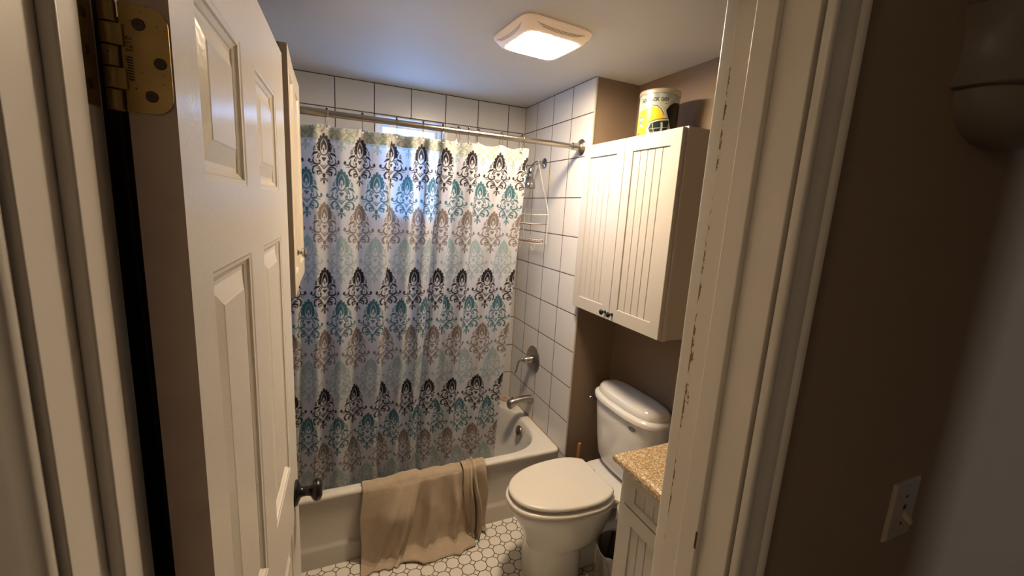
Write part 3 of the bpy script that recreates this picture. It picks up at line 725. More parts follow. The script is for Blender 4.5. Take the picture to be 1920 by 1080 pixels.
# ------------------------------------------------------------------ towel over the tub rim
def towel_mesh(name, xa0, xa1, xb0, xb1, nfold, seed, lift=0.0, length=1.0, flare=.055, parent=None, m=None, gather=.0):
    rnd = random.Random(seed)
    # drape path in (y, z): inside the tub, over the rim, down the apron, out on the floor
    path = [(-.668, .20), (-.668, .30), (-.672, .355), (-.684, TZ+.004), (-.705, TZ+.007), (-.725, TZ+.005), (-.740, TZ-.006), (-.747, TZ-.03), (-.751, .25), (-.755, .12), (-.762, .045), (-.782, .016), (-.782-flare, .007)]
    pth = cr([V(0, a, b) for a, b in path], 7)
    L = [0]
    for a, b in zip(pth, pth[1:]): L.append(L[-1]+(b-a).length)
    NX = 110; rows = []
    fx_ = [(rnd.uniform(0, 1), rnd.uniform(.018, .05), rnd.uniform(.4, 1)) for _ in range(nfold)]
    for i, p in enumerate(pth):
        f = L[i]/L[-1]
        if f > length: break
        fd = max(0, (f-.36)/.64)          # 0 at the rim edge, 1 at the hem
        row = []
        for j in range(NX+1):
            u_ = j/NX
            xa = xa0+(xa1-xa0)*u_; xb = xb0+(xb1-xb0)*u_
            x = xa+(xb-xa)*fd
            y_, z_ = p.y, p.z
            h = 0
            for (c, w, a) in fx_:       # folds fan out from a gather at the upper right
                cc = gather + (c-gather)*(.62+.38*fd)
                h += a*math.exp(-((u_-cc)/w)**2)
            top = math.exp(-((f-.30)/.09)**2)
            on = min(1, fd*3.2)*(1-.55*max(0, (fd-.75)/.25))
            bump = h*(.052*on + .012*top) + .020*on*math.sin(u_*7+2.2*fd)*(1-fd) + (.004 if .80 < fd < .825 else 0)
            if fd > 0: y_ -= bump + .006*math.sin(u_*9+seed)*fd
            else: z_ += bump*.8 + .0015*math.sin(u_*60)
            if fd > .86: z_ += .010*max(0, math.sin(u_*11+seed))*(fd-.86)/.14*1.0 ; y_ -= .022*math.sin(u_*5.0+1.3*seed)*(fd-.86)/.14
            x += .008*math.sin(f*9+u_*3)*on
            row.append(V(x, y_-lift, z_ + (lift if fd <= .05 else 0)))
        rows.append(row)
    return MB().grid(rows).build(name, m, parent, smooth=True, auto=180, solid=.006)
def towel_mat():
    t = NT('brown_terry'); co, s = t.xyz()
    nz = t.n('ShaderNodeTexNoise', ins={'Vector': co, 'Scale': 420.0, 'Detail': 2.0}); n2 = t.n('ShaderNodeTexNoise', ins={'Vector': co, 'Scale': 26.0, 'Detail': 5.0})
    c1 = t.mix(nz.outputs['Fac'], (.30, .235, .17), (.56, .46, .35)); c2 = t.mix(n2.outputs['Fac'], (.34, .265, .19), (.54, .44, .33))
    t.link(t.mix(.5, c1, c2), t.b.inputs['Base Color']); t.b.inputs['Roughness'].default_value = .95; t.b.inputs['Specular IOR Level'].default_value = .1
    t.b.inputs['Sheen Weight'].default_value = .25
    h = t.math('ADD', t.math('MULTIPLY', nz.outputs['Fac'], .5), t.math('MULTIPLY', n2.outputs['Fac'], 1.2))
    bp = t.n('ShaderNodeBump', ins={'Strength': .7, 'Distance': .005, 'Height': h}); t.link(bp.outputs[0], t.b.inputs['Normal'])
    return t.m
m_towel = towel_mat()
tw = thing('bath_towel', 'brown terry bath towel draped over the tub rim down to the floor', 'towel', (-.80, -.745, 0))
towel_mesh('towel_cloth', -1.076, -.52, -1.100, -.535, 9, 3, parent=tw, m=m_towel, gather=.75, flare=.075)
towel_mesh('towel_fold', -.585, -.462, -.555, -.450, 3, 11, lift=.014, length=.96, flare=.02, parent=tw, m=m_towel, gather=.5)

# ------------------------------------------------------------------ toilet (faces -X)
TYC = -1.105
t = thing('toilet', 'white two-piece toilet with closed lid between tub and vanity', 'toilet', (-.08, TYC, 0))
def oval(xf, xb, hy, z, e=2.25, n=56, k=.60):
    # egg: front tip at xf, back at xb
    cx_ = xb-(xb-xf)*(1-k); return sell(cx_, TYC, z, xb-cx_, hy, e, n, axn=cx_-xf)
# bowl + pedestal column
rings = [oval(-.374, -.115, .118, .0, 3.2), oval(-.374, -.115, .118, .10, 3.1), oval(-.374, -.115, .117, .165, 3.0), oval(-.376, -.105, .120, .178, 2.8), oval(-.380, -.04, .130, .186, 2.5), oval(-.390, .0, .143, .215, 2.4),
         oval(-.402, .02, .152, .25, 2.35), oval(-.425, .03, .165, .30, 2.3), oval(-.458, .045, .182, .35, 2.25), oval(-.470, .050, .188, .385, 2.25), oval(-.471, .05, .189, .400, 2.25), oval(-.466, .045, .184, .404, 2.25)]
MB().loft(rings).build('bowl', m_porc, t, smooth=True, auto=60)
# rear trapway and tank deck
rings = [[V(x, TYC+y_, z) for y_, z in ((-hy, z0), (hy, z0), (hy*1.0, z1), (-hy*1.0, z1))] for x, hy, z0, z1 in ((-.14, .07, 0.0, .20), (.10, .075, .0, .24), (.22, .075, .0, .25))]
MB().loft(rings).build('trapway', m_porc, t, bevel=.02, seg=4)
rings = [sell(.115, TYC, z, hx, hy, 3.2) for z, hx, hy in ((.30, .10, .085), (.345, .13, .135), (.385, .139, .170), (.400, .140, .175), (.406, .137, .172))]
MB().loft(rings).build('tank_deck', m_porc, t, smooth=True, auto=60)
# seat ring and lid
def plate(zs, name, xf, xb, hy, m_, e=2.2, k=.62):
    z0, z1 = zs; rg = []
    for z, d in ((z0, .006), (z0+.003, .001), (z0+(z1-z0)*.5, 0), (z1-.004, .002), (z1-.001, .008), (z1, .016)):
        r_ = oval(xf+d, xb-d*.6, hy-d, z, e, 72, k)
        rg.append([V(min(p.x, xb-.052-d*.6), p.y, p.z) for p in r_])
    return MB().loft(rg).build(name, m_, t, smooth=True, auto=60)
plate((.408, .428), 'seat', -.486, .052, .191, m_seat)
plate((.440, .460), 'lid', -.474, .044, .183, m_seat, 2.2)
for sy in (-1, 1):
    MB().loft([sell(.012, TYC+sy*.075, z, .013-d, .020-d, 3, 20) for z, d in ((.405, 0), (.430, 0), (.436, .005))]).build('hinge_cap', m_seat, t, smooth=True, auto=60)
    MB().lathe([(.010, 0), (.010, .008), (.006, .013), (0, .014)], (-.10, TYC+sy*.118, .012), (0, 0, 1), 16).build('bolt_cap', m_porc, t, smooth=True)
# tank: tapered, bowed front
def tring(z, xf, hy, xb=.245, e=2.9, n=64): 
    cx_ = (xb+.06)/2+.03; return sell(cx_, TYC+.008, z, xb-cx_, hy, e, n, axn=cx_-xf)
rings = [tring(.408, .135, .120), tring(.412, .118, .150), tring(.43, .100, .178), tring(.47, .086, .196), tring(.56, .075, .208), tring(.68, .066, .220), tring(.765, .060, .229), tring(.772, .064, .226)]
MB().loft(rings).build('tank', m_porc, t, smooth=True, auto=60)
tl_ = MB().loft([tring(.773, .058, .231, .25), tring(.776, .049, .240, .254), tring(.793, .048, .241, .254), tring(.799, .052, .237, .252), tring(.804, .060, .229, .25), tring(.8055, .068, .221, .248), tring(.812, .068, .221, .247), tring(.832, .073, .216, .245), tring(.844, .084, .203, .238), tring(.850, .108, .168, .22), tring(.851, .15, .08, .18)]).build('tank_lid', m_porc, t, smooth=True, auto=60)
# flush lever on the tub-side end of the tank
fl = V(.115, TYC+.008+.226, .735)
h = MB().lathe([(.016, 0), (.016, .004), (.010, .008), (.008, .016)], fl, (0, 1, 0), 20).build('flush_lever', m_chrome, t, smooth=True)
MB().tube([fl+V(0, .018, 0), fl+V(-.010, .020, -.001), fl+V(-.020, .020, -.002)], [.006, .0055, .006], 12).build('lever_arm', m_chrome, h, smooth=True)
MB().lathe([(0, -.009), (.007, -.006), (.010, 0), (.007, .007), (0, .010)], fl+V(-.024, .020, -.003), (1, 0, 0), 16).build('lever_knob', m_chrome, h, smooth=True)
# oval maker's mark on the tank front
def on_tank(y_, z_):      # tank front x at height z
    f = (z_-.68)/(.765-.68); hy = .220+f*.009; xf = .066-f*.006; cx_ = .1825
    yy = min(.999, abs(y_-(TYC+.008))/hy); return cx_-(cx_-xf)*(1-yy**2.9)**(1/2.9)
mk = MB(); yc, zc = TYC+.008-.125, .742
for rx, rz_, w in ((.0185, .0095, .0011), (.0145, .0062, .0008)):
    mk.tube([V(on_tank(yc+rx*math.cos(a), zc+rz_*math.sin(a))-.0006, yc+rx*math.cos(a), zc+rz_*math.sin(a)) for a in np.linspace(0, 2*PI, 30, endpoint=False)], w, 6, closed=True)
for pts in (((.010, .001), (.0075, .004), (.005, -.001), (.008, -.003)), ((.003, -.003), (.001, .003), (-.002, -.002), (-.005, .002), (-.008, -.003), (-.010, .001))):
    mk.tube([V(on_tank(yc+a, zc+b)-.0006, yc+a, zc+b) for a, b in pts], .0007, 6)
mk.build('oval_mark', m_ink, t, smooth=True)
# supply line
MB().tube(cr([V(.255, -1.33, .16), V(.20, -1.33, .17), V(.17, -1.31, .25), V(.165, -1.28, .42)], 6), .005, 10).build('supply_line', m_nickel, t, smooth=True)

# plunger handle standing in the corner
t = thing('plunger', 'plunger with orange wooden handle standing in the corner behind the toilet', 'plunger', (.045, -.852, 0))
MB().lathe([(.009, .07), (.0105, .10), (.0105, .455), (.009, .466), (.004, .470), (0, .471)], (.045, -.852, 0), (0.012, 0, 1), 18).build('handle', m_wood, t, smooth=True)
MB().lathe([(.048, 0), (.052, .006), (.048, .03), (.035, .055), (.018, .066), (.014, .085), (.0, .086)], (.045, -.852, 0), (0, 0, 1), 28).build('rubber_cup', pm('black_rubber', (.02, .015, .012), .6), t, smooth=True)

# ------------------------------------------------------------------ wall cabinet over the toilet
CX0 = -.035; CY0, CY1 = -1.418, -.789; CZ0, CZ1 = 1.240, 2.037
t = thing('wall_cabinet', 'white two-door beadboard wall cabinet above the toilet', 'cabinet', ((CX0+XR)/2, (CY0+CY1)/2, CZ0))
MB().box(CX0+.026, XR-.001, CY0-.004, CY1, CZ0-.004, CZ1+.004).build('carcass', m_cab, t, bevel=.0015)
MB().box(CX0+.021, CX0+.041, CY0-.007, CY1, CZ0-.006, CZ1+.005).build('face_frame', m_cab, t, bevel=.0015)
def bead_door(name, x, y0, y1, z0, z1, st, rl, ngro, parent, th=.019, m=m_cab, pd=.006, rt_=None):
    # door facing -X; recessed panel with V-grooves inside stiles and rails
    mb = MB(); a0, a1, b0, b1 = y0+st, y1-st, z0+rl, z1-(rt_ or rl)
    fr = [(y0, y1, z0, b0), (y0, y1, b1, z1), (y0, a0, b0, b1), (a1, y1, b0, b1)]
    def ring(p, q, r_, s_, X_): return [V(X_, p, r_), V(X_, q, r_), V(X_, q, s_), V(X_, p, s_)]
    mb.loft([ring(y0, y1, z0, z1, x+th), ring(y0, y1, z0, z1, x+.0015), ring(y0+.0015, y1-.0015, z0+.0015, z1-.0015, x)], cap0=True, cap1=False)
    mb.loft([ring(y0+.0015, y1-.0015, z0+.0015, z1-.0015, x), ring(a0, a1, b0, b1, x), ring(a0+.001, a1-.001, b0+.001, b1-.001, x+pd)], cap0=False, cap1=False)
    # grooved panel
    edges = np.linspace(a0+.001, a1-.001, ngro+2); prof = []
    for i, y_ in enumerate(edges):
        if 0 < i < len(edges)-1: prof += [(y_-.0024, x+pd), (y_, x+pd+.0050), (y_+.0024, x+pd)]
        else: prof.append((y_, x+pd))
    vs_ = [V(X_, y_, z) for z in (b0, b1) for y_, X_ in prof]; k = len(prof)
    mb.add(vs_, [(i, i+1, k+i+1, k+i) for i in range(k-1)])
    return mb.build(name, m, parent)
ym = (CY0+CY1)/2+.003
d1 = bead_door('door', CX0, ym+.0015, CY1, CZ0, CZ1, .052, .058, 4, t)
d2 = bead_door('door', CX0, CY0, ym-.0015, CZ0, CZ1, .052, .058, 4, t)
def knob(x, y_, z, s_, parent, m_=m_black):
    MB().lathe([(.007, 0), (.0065, .003), (.0045, .007), (.0045, .013), (.008, .016), (.0135*s_, .020), (.0145*s_, .024), (.012*s_, .028), (0, .030)], (x, y_, z), (-1, 0, 0), 22).build('knob', m_, parent, smooth=True, auto=70)
knob(CX0, ym+.026, CZ0+.032, .92, d1); knob(CX0, ym-.026, CZ0+.032, .92, d2)

# ------------------------------------------------------------------ popcorn tin on the cabinet
CC = V(.108, -1.118, CZ1+.0045); CRr = .0815; CH = .186
t = thing('tin_can', 'round metal tin printed with a yellow football helmet, on the wall cabinet', 'tin', CC)
na, nz_ = 420, 150
view = math.atan2(CAMPOS.y-CC.y, CAMPOS.x-CC.x)
th = np.linspace(-PI, PI, na, endpoint=False); zz = np.linspace(0, CH-.012, nz_)
TH, ZZ = np.meshgrid(th, zz)
# picture coordinates measured on the unrolled front (x to the right as seen, y down)
XX = 480 + TH*CRr/.000192*.92; YY = 165 + (CH-.012-ZZ)/.000192
base = np.zeros(TH.shape+(3,)); base[:] = (.30, .36, .37)
gr = np.clip((YY-165)/260, 0, 1)[..., None]
base = base*(1-gr) + np.array((.50, .50, .40))*gr
base = base*(1+.12*np.sin(XX*.03+2*np.sin(YY*.02))[..., None])
def paint(mask, c, a=1.0):
    m_ = np.clip(mask, 0, 1)[..., None]*a
    base[:] = base*(1-m_)+np.array(c)*m_
def stroke(pts, r):
    d = np.full(TH.shape, 1e9)
    if len(pts) == 1: pts = [pts[0], (pts[0][0]+.01, pts[0][1])]
    for p, q in zip(pts, pts[1:]):
        vx, vy = q[0]-p[0], q[1]-p[1]; L2 = vx*vx+vy*vy+1e-9
        t_ = np.clip(((XX-p[0])*vx+(YY-p[1])*vy)/L2, 0, 1); d = np.minimum(d, np.hypot(XX-p[0]-t_*vx, YY-p[1]-t_*vy))
    return .5-(d-r)/5
def poly(pts):
    ins = np.zeros(TH.shape, bool); n_ = len(pts)
    for i in range(n_):
        (x1, y1), (x2, y2) = pts[i], pts[(i+1) % n_]
        c = ((y1 > YY) != (y2 > YY)) & (XX < (x2-x1)*(YY-y1)/(y2-y1+1e-9)+x1); ins ^= c
    return ins.astype(float)
def ell(cx_, cy_, rx, ry): return .5-(np.hypot((XX-cx_)/rx, (YY-cy_)/ry)-1)*min(rx, ry)/5
# dark figure on the right
paint(poly([(620, 520), (680, 420), (780, 350), (900, 330), (1080, 360), (1180, 480), (1150, 760), (1000, 1000), (760, 900), (690, 700)]), (.008, .010, .009))
paint(stroke([(980, 600), (930, 780), (850, 900), (800, 960)], 9), (.35, .16, .05)); paint(stroke([(1010, 700), (960, 860)], 16), (.20, .09, .03))
# helmet
paint(poly([(-90, 900), (-70, 760), (-20, 620), (60, 500), (180, 430), (330, 405), (450, 425), (550, 490), (610, 590), (640, 660), (640, 740), (400, 800), (330, 900), (380, 1040), (250, 1120), (-60, 1120)]), (.78, .55, .03))
paint(stroke([(120, 470), (260, 425), (390, 420), (500, 470), (570, 560), (600, 640)], 20), (.62, .60, .50))
paint(stroke([(330, 405), (440, 425), (520, 490), (570, 570), (590, 610)], 8), (.03, .10, .06))
paint(ell(300, 620, 130, 110), (.95, .70, .08), .5)
# face opening and cage
paint(poly([(330, 740), (480, 705), (690, 690), (700, 760), (690, 900), (600, 1000), (400, 1060), (300, 960), (280, 860)]), (.015, .03, .025))
paint(stroke([(300, 870), (340, 770), (480, 725), (690, 705)], 13), (.66, .62, .50)); paint(stroke([(290, 830), (340, 745), (480, 700), (690, 680)], 6), (.02, .05, .03))
paint(stroke([(290, 900), (330, 1000), (420, 1060)], 22), (.55, .58, .60))
for pts in ([(380, 760), (400, 900), (450, 1010)], [(340, 900), (520, 880), (700, 860)], [(350, 970), (540, 960), (690, 930)]): paint(stroke(pts, 7), (.30, .33, .30))
paint(stroke([(560, 780), (570, 860), (560, 940)], 20), (.45, .46, .44))
# oval with a letter G, ear hole
paint(ell(95, 690, 66, 98), (.04, .10, .07)); paint(ell(95, 690, 58, 90), (.82, .82, .78))
paint(stroke([(125, 640), (95, 622), (66, 660), (58, 710), (75, 752), (112, 752), (126, 712), (98, 706)], 14), (.03, .09, .06))
paint(stroke([(50, 840), (110, 800), (160, 830)], 16), (.62, .60, .55))
paint(ell(60, 980, 24, 34), (.10, .02, .02))
paint(stroke([(-60, 560), (-80, 700)], 8), (.2, .25, .1))
# lettering  GO PACK GO
GLY = {'G': [[(1, .15), (.5, 0), (.1, .2), (0, .6), (.2, .95), (.7, 1), (1, .8), (1, .55), (.6, .55)]], 'O': [[(.5, 0), (.1, .2), (0, .5), (.1, .8), (.5, 1), (.9, .8), (1, .5), (.9, .2), (.5, 0)]],
       'P': [[(0, 1), (0, 0), (.8, .05), (1, .27), (.8, .5), (0, .55)]], 'A': [[(0, 1), (.5, 0), (1, 1)], [(.2, .65), (.8, .65)]], 'C': [[(1, .15), (.5, 0), (.1, .2), (0, .5), (.1, .8), (.5, 1), (1, .85)]],
       'K': [[(0, 0), (0, 1)], [(.95, 0), (0, .55)], [(.35, .4), (1, 1)]], '!': [[(.5, 0), (.5, .65)], [(.5, .93), (.5, 1)]]}
x_ = 95
for word, gap in (('GO', 26), ('PACK', 30), ('GO!', 0)):
    for ch in word:
        w = 18 if ch == '!' else 42
        for st in GLY[ch]: paint(stroke([(x_+a*w, 262+b*66) for a, b in st], 8.5), (.02, .03, .03))
        x_ += w+18
    x_ += gap
paint(stroke([(590, 385), (650, 375)], 5), (.05, .06, .05))
me = bpy.data.meshes.new('printed_body')
ang = view - (-TH)      # picture x grows to the right as seen from the doorway
PX = np.stack([CC.x+CRr*np.cos(view+TH), CC.y+CRr*np.sin(view+TH), CC.z+ZZ], -1).reshape(-1, 3)
fcs = []
for i in range(nz_-1):
    for j in range(na): fcs.append((i*na+j, i*na+(j+1) % na, (i+1)*na+(j+1) % na, (i+1)*na+j))
me.from_pydata(PX.tolist(), [], fcs); me.update()
ca = me.color_attributes.new('print', 'FLOAT_COLOR', 'POINT')
ca.data.foreach_set('color', np.concatenate([base.reshape(-1, 3), np.ones((na*nz_, 1))], 1).astype(np.float32).ravel())
me.polygons.foreach_set('use_smooth', [True]*len(me.polygons))
tn = NT('printed_tin'); at = tn.n('ShaderNodeVertexColor', layer_name='print'); tn.link(at.outputs[0], tn.b.inputs['Base Color']); tn.b.inputs['Roughness'].default_value = .28; tn.b.inputs['Metallic'].default_value = .15
me.materials.append(tn.m)
o = bpy.data.objects.new('printed_body', me); COL.objects.link(o); o.parent = t; o.location = -CC
m_lid = pm('gold_white_lid', (.62, .56, .45), .22, .55)
MB().lathe([(0, CH-.010), (.078, CH-.010), (.0805, CH-.0125), (.0840, CH-.0125), (.0845, CH-.010), (.0845, CH+.003), (.0835, CH+.005), (.0815, CH+.005), (.080, CH+.001), (0, CH+.001)], CC, (0, 0, 1), 64).build('lid', m_lid, t, smooth=True, auto=40)
MB().lathe([(.0, 0), (.0825, 0), (.0825, .003), (.0815, .004)], CC, (0, 0, 1), 64).build('base_rim', m_lid, t, smooth=True, auto=40)

# ------------------------------------------------------------------ vanity and countertop
VX = -.215; VY1 = -1.505; VY0 = YB+.002
t = thing('vanity_cabinet', 'cream beadboard vanity cabinet under the speckled countertop', 'vanity', ((VX+XR)/2, (VY0+VY1)/2, 0))
mc = MB().box(VX+.020, XR-.001, VY0, VY1, .09, .806); mc.box(VX+.07, XR-.001, VY0, VY1-.005, 0, .09)
mc.build('carcass', m_cab, t, bevel=.001)
ff = MB().box(VX+.012, VX+.030, VY1-.045, VY1+.004, .085, .806).box(VX+.012, VX+.030, VY0, VY0+.04, .085, .806).box(VX+.012, VX+.03, VY0+.04, VY1-.045, .785, .806).box(VX+.012, VX+.03, VY0+.04, VY1-.045, .655, .68).box(VX+.012, VX+.03, VY0+.04, VY1-.045, .085, .12)
ff.build('face_frame', m_cab, t, bevel=.001)
ya, yb = VY0+.012, VY1-.034
ymid = (ya+yb)/2
dr = bead_door('drawer_front', VX-.006, ya, yb, .668, .790, .055, .030, 10, t)
dA = bead_door('door', VX-.006, ymid+.0015, yb, .098, .661, .052, .058, 4, t)
dB = bead_door('door', VX-.006, ya, ymid-.0015, .098, .661, .052, .058, 4, t)
knob(VX-.006, ymid, .728, .9, dr); knob(VX-.006, ymid+.028, .60, .9, dA); knob(VX-.006, ymid-.028, .60, .9, dB)
def granite():
    t_ = NT('speckled_countertop'); co, s = t_.xyz()
    v1 = t_.n('ShaderNodeTexVoronoi', ins={'Vector': co, 'Scale': 300.0, 'Randomness': 1.0}); v2 = t_.n('ShaderNodeTexVoronoi', ins={'Vector': co, 'Scale': 190.0})
    nz = t_.n('ShaderNodeTexNoise', ins={'Vector': co, 'Scale': 90.0, 'Detail': 5.0})
    sp = t_.n('ShaderNodeSeparateColor', ins={0: v1.outputs['Color']}); sp2 = t_.n('ShaderNodeSeparateColor', ins={0: v2.outputs['Color']})
    b = t_.mix(nz.outputs['Fac'], (.27, .175, .085), (.42, .29, .15))
    b = t_.mix(t_.math('GREATER_THAN', sp.outputs[0], .62), b, (.62, .50, .34))
    b = t_.mix(t_.math('GREATER_THAN', sp2.outputs[1], .93), b, (.70, .62, .48))
    b = t_.mix(t_.math('GREATER_THAN', sp.outputs[2], .90), b, (.20, .125, .06))
    t_.link(b, t_.b.inputs['Base Color']); t_.b.inputs['Roughness'].default_value = .3
    return t_.m
ct = thing('countertop', 'tan speckled countertop with rounded edge on top of the vanity', 'countertop', ((VX+XR)/2, (VY0+VY1)/2, .806))
y1c = VY1+.018; x0c = VX-.028
pf = [(0, .807), (-.003, .812), (-.003, .826), (.001, .833), (.008, .838), (.014, .840)]
rg = []
for d, z in pf: rg.append([V(x0c+d, VY0, z), V(XR-.002, VY0, z), V(XR-.002, y1c-d, z), V(x0c+d, y1c-d, z)])
MB().loft(rg).build('slab', granite(), ct, smooth=True, auto=20)
# basin set in the counter further along (hidden behind the door frame from the doorway)
MB().lathe([(.17, 0), (.17, .006), (.16, .010), (.15, .004), (.12, -.004), (.06, -.006), (0, -.006)], ((VX+XR)/2+.0, -1.88, .840), (0, 0, 1), 40).build('sink_bowl', m_porc, ct, smooth=True)

# toilet paper roll on the vanity side
t = thing('toilet_paper_roll', 'white toilet paper roll on the side of the vanity, next to the toilet', 'toilet paper', (-.11, -1.470, .56))
MB().lathe([(.012, 0), (.0285, .0), (.0285, .095), (.012, .095)], (-.160, -1.470, .56), (1, 0, 0), 32).build('paper', pm('tissue_paper', (.78, .76, .72), .9), t, smooth=True)
MB().add([V(x, -1.470+.0287, z) for z in (.56, .50) for x in (-.160, -.065)], [(0, 1, 3, 2)]).build('hanging_sheet', MATS['tissue_paper'], t, solid=.0006)
MB().tube([V(-.166, -1.470, .56), V(-.059, -1.470, .56)], .006, 12).tube([V(-.061, -1.470, .56), V(-.061, -1.504, .56)], .006, 12).build('holder', m_nickel, t, smooth=True)

# trash can with clear bag
TC = V(-.045, -1.362, 0)
t = thing('trash_can', 'dark waste bin lined with a clear plastic bag between toilet and vanity', 'trash can', TC)
MB().lathe([(.0, .0), (.082, 0), (.086, .004), (.102, .262), (.105, .266), (.102, .268), (.099, .262), (.083, .008), (0, .008)], TC, (0, 0, 1), 40).build('bin', m_dark, t, smooth=True, auto=50)
bg_ = NT('clear_bag'); tr = bg_.n('ShaderNodeBsdfTransparent'); gl = bg_.n('ShaderNodeBsdfGlossy', ins={'Roughness': .2}); di = bg_.n('ShaderNodeBsdfDiffuse', ins={0: (.40, .34, .30, 1)})
a1 = bg_.n('ShaderNodeMixShader', ins={0: .35, 1: di.outputs[0], 2: gl.outputs[0]}); a2 = bg_.n('ShaderNodeMixShader', ins={0: .30, 1: tr.outputs[0], 2: a1.outputs[0]}); bg_.link(a2.outputs[0], bg_.out.inputs[0])
rings = []; rnd = random.Random(5); ph = [rnd.uniform(0, 6.28) for _ in range(6)]
for z, r_, w in ((.12, .094, .004), (.17, .1065, .006), (.21, .109, .006), (.245, .110, .004), (.268, .1075, .002), (.276, .104, .003), (.270, .098, .002), (.22, .094, .004), (.15, .088, .006)):
    rings.append([TC+V((r_+w*math.sin(9*a+ph[0]+z*20)+w*.6*math.sin(17*a+ph[1]+z*31))*math.cos(a), (r_+w*math.sin(9*a+ph[0]+z*20)+w*.6*math.sin(17*a+ph[1]+z*31))*math.sin(a), z+.006*math.sin(4*a+ph[2])*(z > .26)) for a in np.linspace(0, 2*PI, 90, endpoint=False)])
MB().loft(rings, cap0=False, cap1=False).build('plastic_bag', bg_.m, t, smooth=True, auto=180)

# ------------------------------------------------------------------ left wall cabinet past the door
LX = -1.297; LY0, LY1 = -1.245, -.765; LZ0, LZ1 = 1.417, 2.117
t = thing('medicine_cabinet', 'tall cream cabinet with glass knob on the left wall, just past the open door', 'cabinet', ((LX+XL)/2, (LY0+LY1)/2, LZ0))
m_lc = pm('cream_cabinet_paint', (.62, .55, .43), .35); m_lcs = pm('tan_cabinet_side', (.40, .31, .21), .5)  # side in a darker, browner tone than the doors
cs = MB().box(XL+.001, LX-.020, LY0, LY1, LZ0, LZ1).build('carcass', m_lcs, t, bevel=.001); cs['label'] = 'tan cabinet side'
def ldoor(y0, y1, ang, hinge_y):
    mb = MB(); x = LX
    def ring(p, q, r_, s_, X_): return [V(X_, p, r_), V(X_, q, r_), V(X_, q, s_), V(X_, p, s_)]
    mb.loft([ring(y0, y1, LZ0, LZ1, x-.019), ring(y0, y1, LZ0, LZ1, x-.001), ring(y0+.001, y1-.001, LZ0+.001, LZ1-.001, x)], cap1=False)
    mb.loft([ring(y0+.001, y1-.001, LZ0+.001, LZ1-.001, x), ring(y0+.05, y1-.05, LZ0+.06, LZ1-.06, x), ring(y0+.055, y1-.055, LZ0+.065, LZ1-.065, x-.006)], cap0=False)
    T_ = Matrix.Translation((x-.019, hinge_y, 0)) @ Matrix.Rotation(ang, 4, 'Z') @ Matrix.Translation((-x+.019, -hinge_y, 0))
    mb.v = [tuple(T_ @ Vector(v)) for v in mb.v]
    return mb.build('door', m_lc, t)
lm = (LY0+LY1)/2
da = ldoor(LY0, lm-.001, 0, LY0); db = ldoor(lm+.001, LY1, math.radians(-1.6), lm)
gk = NT('glass_knob'); gk.b.inputs['Transmission Weight'].default_value = .85; gk.b.inputs['Roughness'].default_value = .05; gk.b.inputs['Base Color'].default_value = (.9, .88, .85, 1)
kc = V(LX, -1.11, 1.535)
kb = MB().lathe([(.010, 0), (.010, .002), (.005, .006), (.005, .012)], kc, (1, 0, 0), 18).build('knob', m_chrome, da, smooth=True)
MB().lathe([(.006, .011), (.013, .014), (.0165, .020), (.0165, .024), (.012, .029), (0, .030)], kc, (1, 0, 0), 10).build('knob_face', m_chrome, da)

rows = []  # dark folded sheet added to blacken the gap behind the door
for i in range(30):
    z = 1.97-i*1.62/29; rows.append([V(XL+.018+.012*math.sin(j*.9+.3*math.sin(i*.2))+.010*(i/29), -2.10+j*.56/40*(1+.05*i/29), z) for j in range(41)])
o = MB().grid(rows).build('added_dark_cloth', pm('gap_dark_fill', (.035, .026, .020), .95, spec=.1), None, smooth=True, auto=180, solid=.004)
tag(o, 'black cloth added to darken the gap behind the open door', 'cloth', org=(XL+.018, -1.82, .35))
# dark hook on the left wall seen through the gap at the hinge
t = thing('wall_hook', 'black round wall knob seen in the dark gap behind the door', 'hook', (XL, -1.745, 1.21))
MB().lathe([(.018, 0), (.018, .004), (.008, .008), (.008, .022), (.020, .028), (.030, .036), (.032, .046), (.026, .054), (0, .056)], (XL, -1.742, 1.215), (1, 0, 0), 28).build('knob', m_black, t, smooth=True, auto=60)

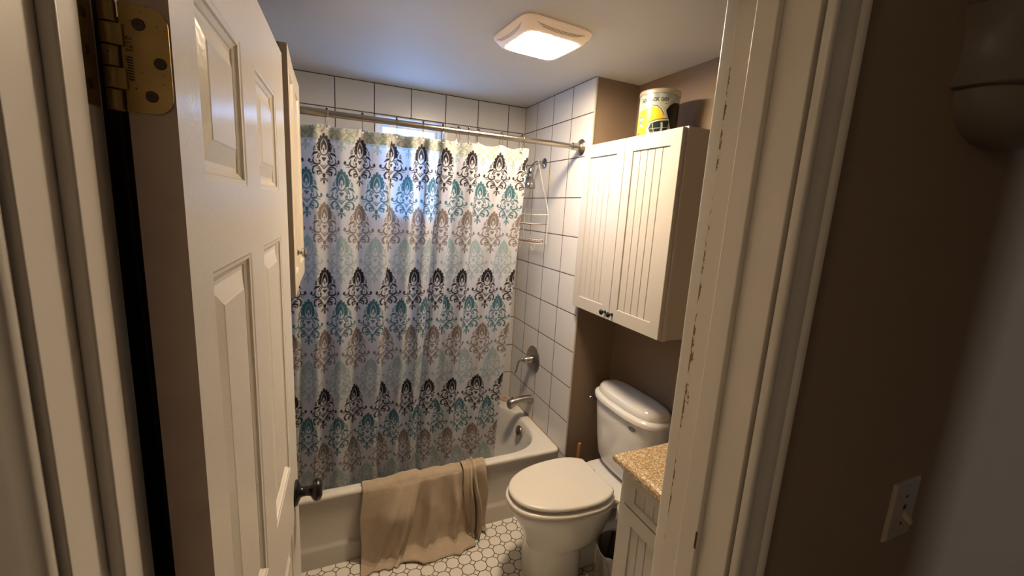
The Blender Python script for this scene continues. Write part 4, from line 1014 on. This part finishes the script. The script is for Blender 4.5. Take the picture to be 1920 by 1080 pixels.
# ------------------------------------------------------------------ hallway wall: switch and fixture
YW = YH-.004
t = thing('light_switch', 'tan light switch with single toggle on the dark hallway wall', 'light switch', (-.185, YW, 1.172))
m_sw = pm('almond_plastic', (.50, .43, .34), .35)
rg = []
for d, y_ in ((0, 0), (0, .003), (.003, .0058), (.005, .0065)):
    rg.append([V(-.2305+d, YW-y_, 1.109+d), V(-.1405-d, YW-y_, 1.109+d), V(-.1405-d, YW-y_, 1.235-d), V(-.2305+d, YW-y_, 1.235-d)])
pl = MB().loft(rg).build('wall_plate', m_sw, t)
for dz in (-.030, .030): MB().lathe([(0, .0008), (.003, .0008), (.0036, 0)], (-.1855, YW-.0064, 1.172+dz), (0, -1, 0), 14).build('screw', m_screw, pl, smooth=True)
MB().box(-.1905, -.1805, YW-.0068, YW-.006, 1.160, 1.184).build('toggle_slot', m_ink, pl)
MB().loft([[V(-.1855+a*w, YW-.0065-y_, 1.166-y_*.72+b*h_) for a, b in ((-1, -1), (1, -1), (1, 1), (-1, 1))] for y_, w, h_ in ((0, .0042, .0075), (.012, .0036, .0055), (.016, .0028, .0040))]).build('toggle', m_sw, t, bevel=.0006)
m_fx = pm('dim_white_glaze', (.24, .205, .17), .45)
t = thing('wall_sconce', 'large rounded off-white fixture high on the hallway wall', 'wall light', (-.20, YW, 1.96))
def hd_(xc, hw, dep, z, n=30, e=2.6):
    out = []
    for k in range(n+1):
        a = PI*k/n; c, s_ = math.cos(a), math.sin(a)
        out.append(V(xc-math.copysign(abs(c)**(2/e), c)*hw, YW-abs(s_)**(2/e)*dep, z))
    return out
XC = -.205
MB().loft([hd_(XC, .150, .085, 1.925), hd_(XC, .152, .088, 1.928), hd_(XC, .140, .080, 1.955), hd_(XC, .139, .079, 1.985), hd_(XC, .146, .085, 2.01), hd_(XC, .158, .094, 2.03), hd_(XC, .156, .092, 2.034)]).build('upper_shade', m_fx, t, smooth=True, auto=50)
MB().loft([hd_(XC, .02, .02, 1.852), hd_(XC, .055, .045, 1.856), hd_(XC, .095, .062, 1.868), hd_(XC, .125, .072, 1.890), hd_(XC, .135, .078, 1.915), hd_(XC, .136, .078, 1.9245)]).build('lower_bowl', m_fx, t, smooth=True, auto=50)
